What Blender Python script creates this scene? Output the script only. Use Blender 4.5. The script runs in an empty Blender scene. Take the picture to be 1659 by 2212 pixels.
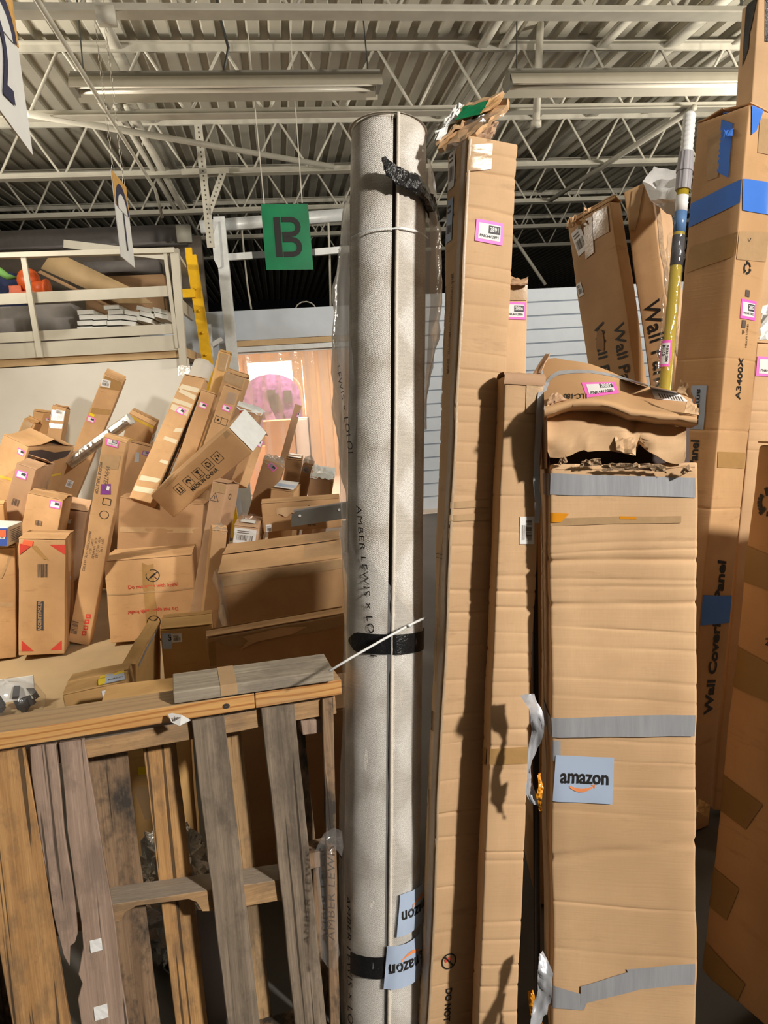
import bpy, bmesh, math, random
from mathutils import Vector, Matrix, Euler, noise
C = bpy.context.scene
COL = C.collection
# ------------------------------------------------------------------ camera, world, lights, exposure
PITCH, ROLL, CAMZ, FPX = 0.1773896, -0.0623578, 1.7, 1569.43
cd = bpy.data.cameras.new('camera'); cam = bpy.data.objects.new('camera', cd); COL.objects.link(cam)
cd.sensor_fit = 'VERTICAL'; cd.sensor_height = 36.0; cd.lens = FPX/2212*36.0; cd.clip_start = .05; cd.clip_end = 120
_f = Vector((0, math.cos(PITCH), -math.sin(PITCH))); _u0 = Vector((0, math.sin(PITCH), math.cos(PITCH))); _r0 = Vector((1, 0, 0))
_r = _r0*math.cos(ROLL)+_u0*math.sin(ROLL); _u = _u0*math.cos(ROLL)-_r0*math.sin(ROLL)
cam.matrix_world = Matrix(((_r.x, _u.x, -_f.x, 0), (_r.y, _u.y, -_f.y, 0), (_r.z, _u.z, -_f.z, CAMZ), (0, 0, 0, 1)))
C.camera = cam
w = bpy.data.worlds.new('world'); C.world = w; w.use_nodes = True
w.node_tree.nodes['Background'].inputs[0].default_value = (.9, .95, 1, 1); w.node_tree.nodes['Background'].inputs[1].default_value = .012
def area(name, loc, tgt, size, power, col, spread=180):
    l = bpy.data.lights.new(name, 'AREA'); l.energy = power; l.color = col; l.shape = 'DISK'; l.size = size; l.spread = math.radians(spread)
    o = bpy.data.objects.new(name, l); COL.objects.link(o); o.location = loc
    o.rotation_euler = (Vector(tgt)-Vector(loc)).to_track_quat('-Z', 'Y').to_euler(); return o
area('high_bay_lamp', (4.25, -2.4, 4.2), (.2, 2.2, .9), .40, 530, (1, .93, .83))
area('aisle_lamp', (-3.5, 1.5, 4.3), (-3.0, 5.2, .6), .5, 42, (1, .88, .70), 54)
area('ceiling_fill', (-4.6, 5.8, 3.45), (-2.2, 6.2, 5.5), .8, 165, (1, .93, .80))  # added fill out of view, brightens the left of the roof deck
area('ceiling_fill', (5.6, 5.4, 2.9), (3.0, 6.0, 5.5), .8, 300, (1, .93, .80))  # added unseen fill for the right side of the roof deck
area('dock_room_lamp', (-1.1, 11.4, 2.5), (-1.1, 11.5, 0), 1.2, 130, (1, .84, .68))
C.view_settings.view_transform = 'Standard'; C.view_settings.look = 'None'; C.view_settings.exposure = 0.0; C.view_settings.gamma = 1.0
try: C.view_settings.use_curve_mapping = False
except Exception: pass
# ------------------------------------------------------------------ building axes (the hall is turned 7.5 degrees to the camera)
BY = .131
JU = Vector((math.cos(BY), math.sin(BY), 0)); JV = Vector((-math.sin(BY), math.cos(BY), 0))
def bp(u, v, z=0.0): return JU*u+JV*v+Vector((0, 0, z))
random.seed(7)
# ------------------------------------------------------------------ materials
MAT = {}
class NT:
    def __init__(s, name):
        m = bpy.data.materials.new(name); m.use_nodes = True; s.m = m; s.t = m.node_tree; s.b = s.t.nodes['Principled BSDF']; s.o = s.t.nodes['Material Output']
        s.co = s.n('ShaderNodeTexCoord'); MAT[name] = m
    def n(s, ty, **k):
        x = s.t.nodes.new(ty)
        for a, v in k.items(): setattr(x, a, v)
        return x
    def l(s, a, b): s.t.links.new(a, b)
    def map(s, scale=(1, 1, 1), src='Object', rnd=True):
        mp = s.n('ShaderNodeMapping'); mp.inputs['Scale'].default_value = scale; s.l(s.co.outputs[src], mp.inputs['Vector'])
        if rnd:
            oi = s.n('ShaderNodeObjectInfo'); mul = s.n('ShaderNodeMath', operation='MULTIPLY'); mul.inputs[1].default_value = 37.0
            s.l(oi.outputs['Random'], mul.inputs[0]); s.l(mul.outputs[0], mp.inputs['Location'])
        return mp.outputs[0]
    def noise(s, vec, scale, detail=4, rough=.55):
        x = s.n('ShaderNodeTexNoise'); x.inputs['Scale'].default_value = scale; x.inputs['Detail'].default_value = detail; x.inputs['Roughness'].default_value = rough
        s.l(vec, x.inputs['Vector']); return x.outputs['Fac']
    def ramp(s, fac, stops):
        r = s.n('ShaderNodeValToRGB'); e = r.color_ramp.elements
        while len(e) < len(stops): e.new(.5)
        for i, (p, c) in enumerate(stops): e[i].position = p; e[i].color = (c[0], c[1], c[2], 1)
        s.l(fac, r.inputs[0]); return r.outputs[0]
    def mix(s, fac, a, b, mode='MIX'):
        x = s.n('ShaderNodeMix', data_type='RGBA', blend_type=mode)
        for sock, v in ((x.inputs[0], fac), (x.inputs[6], a), (x.inputs[7], b)):
            if isinstance(v, (int, float)): sock.default_value = v
            elif isinstance(v, tuple): sock.default_value = (v[0], v[1], v[2], 1)
            else: s.l(v, sock)
        return x.outputs[2]
    def bump(s, h, strength, dist=.002):
        x = s.n('ShaderNodeBump'); x.inputs['Strength'].default_value = strength; x.inputs['Distance'].default_value = dist
        s.l(h, x.inputs['Height']); s.l(x.outputs[0], s.b.inputs['Normal'])
    def add(s, a, b, op='ADD'):
        x = s.n('ShaderNodeMath', operation=op)
        for i, v in enumerate((a, b)):
            if isinstance(v, (int, float)): x.inputs[i].default_value = v
            else: s.l(v, x.inputs[i])
        return x.outputs[0]
    def set(s, col=None, rough=.6, metal=0, spec=.4):
        if col is not None:
            if isinstance(col, tuple): s.b.inputs['Base Color'].default_value = (*col, 1)
            else: s.l(col, s.b.inputs['Base Color'])
        s.b.inputs['Roughness'].default_value = rough; s.b.inputs['Metallic'].default_value = metal; s.b.inputs['Specular IOR Level'].default_value = spec
        return s.m
def plain(name, col, rough=.6, metal=0, var=.12, bump=.0, scale=8):
    k = NT(name); v = k.map(); nz = k.noise(v, scale)
    a = tuple(min(1, c*(1+var)) for c in col); b = tuple(c*(1-var) for c in col)
    k.set(k.ramp(nz, [(.3, b), (.7, a)]), rough, metal)
    if bump: k.bump(k.noise(v, scale*3), bump, .004)
    return k.m
def duct_mat():
    k = NT('duct_tape'); st = k.noise(k.map((70, 70, 7)), 1.0, 3); k.set(k.ramp(st, [(.3, (.47, .49, .54)), (.7, (.55, .57, .62))]), .34, .4); k.bump(st, .22, .003)  # colour streaks imitate the vertical highlights on the tape
def cardboard(name, col):
    k = NT(name); v = k.map((1, 1, 1)); big = k.noise(v, 2.2, 3); mid = k.noise(v, 14, 4); fib = k.noise(k.map((260, 260, 30)), 1.0, 2)
    a = tuple(min(1, c*1.13) for c in col); b = (col[0]*.78, col[1]*.75, col[2]*.72)
    base = k.ramp(big, [(.3, b), (.7, a)]); base = k.mix(k.ramp(mid, [(.45, (0, 0, 0)), (.75, (.35, .35, .35))]), base, (col[0]*.8, col[1]*.76, col[2]*.72))
    base = k.mix(k.ramp(fib, [(.35, (.10, .10, .10)), (.65, (0, 0, 0))]), base, (col[0]*.7, col[1]*.68, col[2]*.66))
    ge = k.n('ShaderNodeNewGeometry'); base = k.mix(k.ramp(ge.outputs['Pointiness'], [(.51, (0, 0, 0)), (.60, (.55, .55, .55))]), base, (min(1, col[0]*1.25), min(1, col[1]*1.3), min(1, col[2]*1.4)))
    scf = k.noise(k.map((5, 5, 26)), 1.0, 5, .7); base = k.mix(k.ramp(scf, [(.60, (0, 0, 0)), (.70, (.4, .4, .4))]), base, (col[0]*.62, col[1]*.58, col[2]*.55))
    oi = k.n('ShaderNodeObjectInfo'); hs = k.n('ShaderNodeHueSaturation'); mr = k.n('ShaderNodeMapRange'); mr.inputs[3].default_value = .9; mr.inputs[4].default_value = 1.1
    k.l(oi.outputs['Random'], mr.inputs[0]); k.l(mr.outputs[0], hs.inputs['Value']); k.l(base, hs.inputs['Color'])
    k.set(hs.outputs[0], .72, 0, .3)
    k.bump(k.add(k.noise(k.map((3, 3, 120)), 1.5, 2), k.add(mid, .8, 'MULTIPLY')), .22, .0015); return k.m
def wood(name, c1, c2, dark, stain=.5, rough=.75, axis='z', dust=.0):
    ax = (lambda a, l: (a, a, l)) if axis == 'z' else (lambda a, l: (l, a, a))
    k = NT(name); g = k.noise(k.map(ax(42, 2.0)), 1.0, 6, .65); fine = k.noise(k.map(ax(210, 6)), 1.0, 3); st = k.noise(k.map(ax(9, 4.5)), 1.0, 5, .68); blot = k.noise(k.map(ax(22, 14)), 1.0, 4, .7); crack = k.noise(k.map(ax(75, 1.1)), 1.0, 2, .4)
    col = k.ramp(g, [(.34, c2), (.60, c1)]); col = k.mix(k.ramp(fine, [(.40, (.45, .45, .45)), (.55, (0, 0, 0))]), col, c2)
    col = k.mix(k.ramp(st, [(.47, (0, 0, 0)), (.60, (stain, stain, stain))]), col, dark); col = k.mix(k.ramp(blot, [(.55, (0, 0, 0)), (.70, (stain*.7,)*3)]), col, dark)
    col = k.mix(k.ramp(crack, [(.655, (0, 0, 0)), (.675, (.8, .8, .8))]), col, (.03, .022, .016))
    if dust:
        sx = k.n('ShaderNodeSeparateXYZ'); k.l(k.co.outputs['Normal'], sx.inputs[0]); col = k.mix(k.ramp(sx.outputs[2], [(.6, (0, 0, 0)), (.9, (dust, dust, dust))]), col, (.30, .265, .22))
    k.set(col, rough, 0, .25); k.bump(k.add(k.add(g, fine), k.add(crack, 1.5, 'MULTIPLY'), 'SUBTRACT'), .55, .002)
def grain_wood(name, c1, c2, dark):
    k = NT(name); wv = k.n('ShaderNodeTexWave'); wv.wave_type = 'RINGS'; wv.rings_direction = 'X'; wv.inputs['Scale'].default_value = 4.5; wv.inputs['Distortion'].default_value = 6.0; wv.inputs['Detail'].default_value = 2.5; wv.inputs['Detail Scale'].default_value = .9
    k.l(k.map((.7, 4, 6)), wv.inputs['Vector']); fine = k.noise(k.map((6, 120, 120)), 1.0, 3)
    col = k.ramp(wv.outputs['Color'], [(.25, c1), (.62, c1), (.95, c2)]); col = k.mix(k.ramp(fine, [(.4, (.35, .35, .35)), (.6, (0, 0, 0))]), col, c2)
    col = k.mix(k.ramp(k.noise(k.map((4, 14, 14)), 1, 4), [(.58, (0, 0, 0)), (.72, (.45, .45, .45))]), col, dark)
    sx = k.n('ShaderNodeSeparateXYZ'); k.l(k.co.outputs['Normal'], sx.inputs[0]); col = k.mix(k.ramp(sx.outputs[2], [(.6, (0, 0, 0)), (.9, (.6, .6, .6))]), col, (.40, .32, .21))
    k.set(col, .6, 0, .3); k.bump(fine, .25, .001); return k.m
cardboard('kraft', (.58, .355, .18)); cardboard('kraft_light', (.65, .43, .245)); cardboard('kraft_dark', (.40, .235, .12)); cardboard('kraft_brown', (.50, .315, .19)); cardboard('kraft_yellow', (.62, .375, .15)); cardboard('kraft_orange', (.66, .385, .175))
plain('torn_paper', (.42, .29, .18), .9, 0, .25, .6, 60); plain('white_paper', (.8, .8, .8), .6, 0, .04); plain('white_board', (.72, .71, .66), .7, 0, .08, .15)
plain('pink_label', (.95, .16, .62), .5, 0, .03); plain('red_print', (.62, .06, .04), .7, 0, .1); plain('black_print', (.016, .014, .013), .6, 0, .05); plain('grey_print', (.12, .09, .075), .7, 0, .15); plain('brown_print', (.20, .115, .055), .7, 0, .15); plain('dark_panel', (.055, .055, .065), .6); plain('yellow_label', (.85, .62, .02), .5, 0, .03); plain('purple_label', (.22, .06, .30), .5, 0, .1); plain('orange_label', (.85, .16, .07), .5, 0, .05); plain('blue_label', (.05, .10, .42), .5, 0, .08); plain('pale_blue_label', (.42, .52, .70), .45, 0, .03); plain('pole_blue', (.12, .24, .48), .3); plain('orange_smile', (.85, .30, .12), .5, 0, .02)
plain('brown_tape', (.42, .25, .10), .22, 0, .06, .1, 30); plain('edge_tape', (.44, .33, .22), .38, 0, .1, .2, 40); plain('dark_tape', (.27, .165, .06), .35, 0, .06); plain('clear_tape', (.47, .31, .17), .28, 0, .06, .09, 40); plain('paper_tape', (.70, .61, .45), .8, 0, .05); plain('yellow_strap', (.80, .55, .08), .4, 0, .04)
plain('blue_tape', (.055, .20, .72), .5, 0, .06); duct_mat(); plain('black_tape', (.012, .012, .013), .2, 0, .2, .5, 60); plain('amber_tape', (.75, .30, .02), .2, 0, .1); plain('dark_plastic', (.02, .02, .024), .3, 0, .1)
plain('white_plastic', (.78, .80, .80), .35, 0, .05, .2, 20); plain('grey_plastic', (.30, .28, .30), .4, 0, .05); plain('white_foam', (.82, .83, .85), .8, 0, .03, .2, 90); plain('navy_fabric', (.025, .035, .10), .8, 0, .2, .4, 20); plain('green_fabric', (.20, .45, .12), .7)
plain('cream_paint', (.54, .505, .42), .5, 0, .07, .05, 3); plain('white_wall_paint', (.74, .72, .66), .6, 0, .05, .05, 2); plain('steel_white', (.46, .435, .365), .5, 0, .10, .05, 6); plain('deck_white', (.50, .47, .39), .6, 0, .12, .05, 1.2); plain('panel_white', (.52, .57, .64), .45, 0, .03); plain('white_steel_bright', (.66, .68, .68), .4, .1, .1, .1, 12); plain('yellow_steel', (.80, .46, .01), .4, .1, .08, .1, 20); plain('dark_steel', (.07, .072, .068), .4, .5, .1, .1, 20); plain('lamp_grey', (.21, .195, .16), .45, .2, .08); plain('lamp_white', (.42, .385, .31), .4, 0, .05); plain('tube_glass', (.75, .70, .60), .25, 0, .03)
plain('concrete', (.10, .095, .088), .6, 0, .14, .1, 2.0); plain('tan_floor', (.47, .36, .22), .55, 0, .14, .1, 2.0); plain('grey_steel', (.15, .15, .138), .4, .4, .1); plain('unlit_wall', (.012, .013, .018), .9, 0, .3); plain('brown_wall', (.16, .13, .10), .8, 0, .2, .2, 2); plain('sign_green', (.0, .20, .075), .35, 0, .25, .05, 3); plain('sign_white', (.74, .74, .72), .45, 0, .04); plain('sign_orange', (.60, .34, .10), .5, 0, .2, 0, 30); plain('sign_navy', (.035, .035, .075), .5); plain('orange_paint', (.75, .13, .03), .4, 0, .15, .1, 20); plain('room_orange', (.80, .50, .22), .55, 0, .15, .05, 2); plain('room_floor', (.75, .62, .52), .5, 0, .08); plain('purple_wrap', (.22, .10, .26), .35, 0, .5, .4, 14); plain('purple_light', (.42, .24, .46), .35, 0, .4, .4, 14); plain('plywood', (.55, .38, .20), .6, 0, .1, .1, 5)
plain('foil', (.78, .77, .74), .2, .95, .1, .8, 30); plain('chain_steel', (.45, .42, .36), .4, .6); plain('gold_pole', (.60, .44, .04), .3, .3, .08); plain('grey_grip', (.34, .33, .36), .5, 0, .06); plain('rug_edge', (.74, .68, .60), .85, 0, .08, .4, 120); plain('gap_shade', (.10, .075, .07), .9); plain('grey_board', (.23, .21, .20), .7, 0, .08, .1, 10); plain('insulation_tan', (.50, .36, .26), .8, 0, .1, .3, 60)  # the near-black gap colour has the shade of gaps and hollows painted in
wood('pine_slat', (.52, .30, .125), (.36, .19, .075), (.15, .10, .065), .55); wood('grey_slat', (.285, .225, .17), (.165, .13, .095), (.075, .06, .05), .55); wood('taupe_slat', (.40, .29, .225), (.27, .19, .145), (.14, .10, .08), .5); wood('dark_slat', (.29, .19, .115), (.18, .115, .07), (.04, .036, .032), .95); wood('tan_slat', (.48, .32, .165), (.34, .21, .105), (.12, .09, .065), .7); wood('stringer_wood', (.48, .30, .15), (.33, .20, .10), (.12, .09, .065), .5, axis='x', dust=.85)
grain_wood('pine_board', (.64, .36, .13), (.42, .18, .055), (.40, .29, .18)); wood('grey_plank', (.40, .35, .275), (.26, .215, .165), (.13, .11, .09), .45, axis='x')
def film(name, tint, white=.12, rough=.12, gloss=.10, trans=.45):
    k = NT(name); t = k.n('ShaderNodeBsdfTransparent'); t.inputs[0].default_value = (*tint, 1); g = k.n('ShaderNodeBsdfGlossy'); g.inputs['Roughness'].default_value = rough
    d0 = k.n('ShaderNodeBsdfDiffuse'); d0.inputs[0].default_value = (.85, .85, .86, 1); tl = k.n('ShaderNodeBsdfTranslucent'); tl.inputs[0].default_value = (.85, .85, .86, 1); dm = k.n('ShaderNodeMixShader'); dm.inputs[0].default_value = trans; k.l(d0.outputs[0], dm.inputs[1]); k.l(tl.outputs[0], dm.inputs[2]); d = dm; m1 = k.n('ShaderNodeMixShader'); m2 = k.n('ShaderNodeMixShader')
    lw = k.n('ShaderNodeLayerWeight'); lw.inputs['Blend'].default_value = .35; fr = k.add(k.add(lw.outputs['Facing'], .22, 'MULTIPLY'), gloss)
    bm = k.n('ShaderNodeBump'); bm.inputs['Strength'].default_value = .6; bm.inputs['Distance'].default_value = .006; k.l(k.noise(k.map(), 22, 3), bm.inputs['Height']); k.l(bm.outputs[0], g.inputs['Normal'])
    m1.inputs[0].default_value = white; k.l(t.outputs[0], m1.inputs[1]); k.l(d.outputs[0], m1.inputs[2]); k.l(fr, m2.inputs[0]); k.l(m1.outputs[0], m2.inputs[1]); k.l(g.outputs[0], m2.inputs[2]); k.l(m2.outputs[0], k.o.inputs['Surface']); return k.m
film('clear_film', (.99, .99, .985), .05, .12, .03); film('rug_film', (.995, .995, .99), .20, .12, .04, .08); film('bag_film', (.97, .96, .92), .5, .15, .06, .2); film('milky_film', (.93, .93, .92), .28, .2, .08); film('pvc_strip', (1, .95, .92), .30, .08, .05); film('strip_film', (.95, .95, .96), .13, .15, .05)
def rug_mat():
    k = NT('rug_weave'); uv = k.map((1, 1, 1), 'UV', False); sx = k.n('ShaderNodeSeparateXYZ'); k.l(uv, sx.inputs[0]); U, V = sx.outputs[0], sx.outputs[1]
    tri = lambda x, p: k.add(k.add(x, p, 'DIVIDE'), 1.0, 'PINGPONG')
    dia = k.add(tri(U, .085), tri(V, .11)); wob = k.noise(k.map((13, 11, 1), 'UV', False), 1, 4, .65); dia = k.add(dia, k.add(wob, 1.25, 'MULTIPLY'))
    lig = k.n('ShaderNodeMapRange'); k.l(dia, lig.inputs[0]); lig.inputs[1].default_value = 1.42; lig.inputs[2].default_value = 1.85
    wx = k.add(k.add(U, 1500.0, 'MULTIPLY'), 0, 'SINE'); wy = k.add(k.add(V, 1100.0, 'MULTIPLY'), 0, 'SINE'); weave = k.add(wx, wy, 'MULTIPLY')
    spk = k.noise(k.map((420, 230, 1), 'UV', False), 1, 2, .7); row = k.noise(k.map((8, 330, 1), 'UV', False), 1, 2)
    f = k.ramp(k.add(k.add(spk, .6, 'MULTIPLY'), k.add(row, .4, 'MULTIPLY')), [(.36, (.47, .43, .375)), (.60, (.68, .63, .57))]); l2 = k.ramp(spk, [(.35, (.63, .59, .545)), (.6, (.92, .89, .85))])
    k.set(k.mix(lig.outputs[0], f, l2), .85, 0, .2); k.bump(k.add(k.add(weave, .4, 'MULTIPLY'), k.add(spk, k.add(lig.outputs[0], 1.0), 'MULTIPLY')), .6, .0025)
rug_mat()
def emit(name, col, s):
    k = NT(name); e = k.n('ShaderNodeEmission'); e.inputs[0].default_value = (*col, 1); e.inputs[1].default_value = s; k.l(e.outputs[0], k.o.inputs['Surface'])
emit('lit_pane', (1, .86, .62), 9.0)
# ------------------------------------------------------------------ mesh helpers
class MB:
    def __init__(s): s.v = []; s.f = []; s.mi = []; s.uv = None
    def quadgrid(s, pts, mi=0, close=False):            # pts[i][j] grid of points
        n, m = len(pts), len(pts[0]); b = len(s.v)
        for r in pts: s.v += [tuple(p) for p in r]
        for i in range(n-1):
            for j in range(m if close else m-1):
                j2 = (j+1) % m; s.f.append((b+i*m+j, b+i*m+j2, b+(i+1)*m+j2, b+(i+1)*m+j)); s.mi.append(mi)
    def poly(s, pts, mi=0):
        b = len(s.v); s.v += [tuple(p) for p in pts]; s.f.append(tuple(range(b, b+len(pts)))); s.mi.append(mi)
    def box(s, c, d, R=None, mi=0, bev=0):
        c = Vector(c); d = Vector(d)/2; b = len(s.v)
        for z in (-1, 1):
            for y in (-1, 1):
                for x in (-1, 1):
                    p = Vector((x*d.x, y*d.y, z*d.z)); s.v.append(tuple(c+(R@p if R else p)))
        for f in ((0, 2, 3, 1), (4, 5, 7, 6), (0, 1, 5, 4), (2, 6, 7, 3), (0, 4, 6, 2), (1, 3, 7, 5)): s.f.append(tuple(b+i for i in f)); s.mi.append(mi)
    def bar(s, a, b, w, h, up=(0, 0, 1), mi=0):         # rectangular bar between two points
        a, b = Vector(a), Vector(b); y = (b-a); L = y.length; y.normalize(); x = y.cross(Vector(up)).normalized(); z = x.cross(y)
        s.box((a+b)/2, (w, L, h), Matrix((x, y, z)).transposed(), mi)
    def prism(s, pts, n, t, mi=0):                      # polygon outline extruded along n by t
        n = Vector(n).normalized()*t; b = len(s.v); k = len(pts); pts = [Vector(p) for p in pts]
        s.v += [tuple(p) for p in pts]+[tuple(p+n) for p in pts]
        s.f.append(tuple(range(b+k-1, b-1, -1))); s.f.append(tuple(range(b+k, b+2*k))); s.mi += [mi, mi]
        for i in range(k): j = (i+1) % k; s.f.append((b+i, b+j, b+k+j, b+k+i)); s.mi.append(mi)
    def tube(s, pts, r, n=8, mi=0, cap=True):
        pts = [Vector(p) for p in pts]; rings = []; prev = None
        for i, p in enumerate(pts):
            t = (pts[min(i+1, len(pts)-1)]-pts[max(i-1, 0)]).normalized()
            if prev is None: a = t.orthogonal().normalized()
            else: a = (prev-t*prev.dot(t)); a = a.normalized() if a.length > 1e-6 else t.orthogonal().normalized()
            prev = a; b = t.cross(a); rr = r[i] if isinstance(r, (list, tuple)) else r
            rings.append([p+(a*math.cos(2*math.pi*k/n)+b*math.sin(2*math.pi*k/n))*rr for k in range(n)])
        b0 = len(s.v); s.quadgrid(rings, mi, True)
        if cap:
            s.f.append(tuple(range(b0+n-1, b0-1, -1))); s.mi.append(mi); e = b0+(len(pts)-1)*n; s.f.append(tuple(range(e, e+n))); s.mi.append(mi)
    def mesh(s, name, mats, smooth=False):
        me = bpy.data.meshes.new(name); me.from_pydata(s.v, [], s.f)
        for m in (mats if isinstance(mats, (list, tuple)) else [mats]): me.materials.append(MAT[m])
        me.polygons.foreach_set('material_index', s.mi)
        if smooth: me.polygons.foreach_set('use_smooth', [True]*len(me.polygons))
        me.update(); return me
    def obj(s, name, mats, parent=None, smooth=False, M=None):
        o = bpy.data.objects.new(name, s.mesh(name, mats, smooth)); COL.objects.link(o)
        if parent is not None: o.parent = parent
        if M is not None: o.matrix_local = M
        return o
def tag(o, label, cat, group=None):
    o['label'] = label; o['category'] = cat
    if group: o['group'] = group
    return o
def struct(o): o['kind'] = 'structure'; return o
def empty(name, loc=(0, 0, 0), rot=(0, 0, 0), label=None, cat=None, group=None):
    o = bpy.data.objects.new(name, None); COL.objects.link(o); o.location = loc; o.rotation_euler = rot; o.empty_display_size = .1
    if label: tag(o, label, cat, group)
    return o
def recenter(o):                                        # put the origin of a top-level mesh at the middle of its base
    me = o.data; xs = [v.co for v in me.vertices]; lo = Vector((min(p.x for p in xs), min(p.y for p in xs), min(p.z for p in xs))); hi = Vector((max(p.x for p in xs), max(p.y for p in xs), max(p.z for p in xs)))
    c = Vector(((lo.x+hi.x)/2, (lo.y+hi.y)/2, lo.z)); me.transform(Matrix.Translation(-c)); o.location = c; return o
_tc = {}
def text2d(s, bold=0, shear=0, spacing=1.0):            # flat glyph triangles, cap height about .7, centred
    key = (s, bold, shear, spacing)
    if key not in _tc:
        cu = bpy.data.curves.new('t', 'FONT'); cu.body = s; cu.size = 1; cu.align_x = 'CENTER'; cu.align_y = 'CENTER'; cu.offset = bold; cu.shear = shear; cu.space_character = spacing; cu.resolution_u = 3; cu.fill_mode = 'FRONT' if hasattr(cu, 'fill_mode') else cu.fill_mode
        o = bpy.data.objects.new('t', cu); me = bpy.data.meshes.new_from_object(o)
        _tc[key] = ([tuple(v.co[:2]) for v in me.vertices], [tuple(p.vertices) for p in me.polygons])
        bpy.data.objects.remove(o); bpy.data.meshes.remove(me); bpy.data.curves.remove(cu)
    return _tc[key]
def put_text(mb, mapf, s, size, a, b, rot=0, mi=0, off=.0022, bold=.012, shear=0, spacing=1.0, sx=1.0):
    v, f = text2d(s, bold, shear, spacing); c, sn = math.cos(rot), math.sin(rot); base = len(mb.v)
    for x, y in v:
        x *= size*sx; y *= size; mb.v.append(tuple(mapf(a+x*c-y*sn, b+x*sn+y*c, off)))
    for p in f: mb.f.append(tuple(base+i for i in p)); mb.mi.append(mi)
def patch(mb, mapf, quad, mi=0, off=.0015, n=5, m=5):   # quad of (a,b) corners laid on a surface map
    (a0, b0), (a1, b1), (a2, b2), (a3, b3) = quad; g = []
    for i in range(n+1):
        t = i/n; r = []
        for j in range(m+1):
            s = j/m; la = a0+(a1-a0)*s; lb = b0+(b1-b0)*s; ua = a3+(a2-a3)*s; ub = b3+(b2-b3)*s
            r.append(mapf(la+(ua-la)*t, lb+(ub-lb)*t, off))
        g.append(r)
    mb.quadgrid(g, mi)
def rect(a, b, w, h, rot=0):
    c, s = math.cos(rot), math.sin(rot); return [(a+x*w/2*c-y*h/2*s, b+x*w/2*s+y*h/2*c) for x, y in ((-1, -1), (1, -1), (1, 1), (-1, 1))]
def barcode(mb, mapf, a, b, w, h, rot, mi, off, seed=1, n=22):
    rg = random.Random(seed); c, s = math.cos(rot), math.sin(rot); x = -w/2
    while x < w/2:
        bw = w/n*rg.choice((.35, .5, .9)); q = [(x, -h/2), (x+bw, -h/2), (x+bw, h/2), (x, h/2)]
        patch(mb, mapf, [(a+p*c-r*s, b+p*s+r*c) for p, r in q], mi, off, 1, 1); x += bw+w/n*rg.choice((.4, .6, .9))
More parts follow.
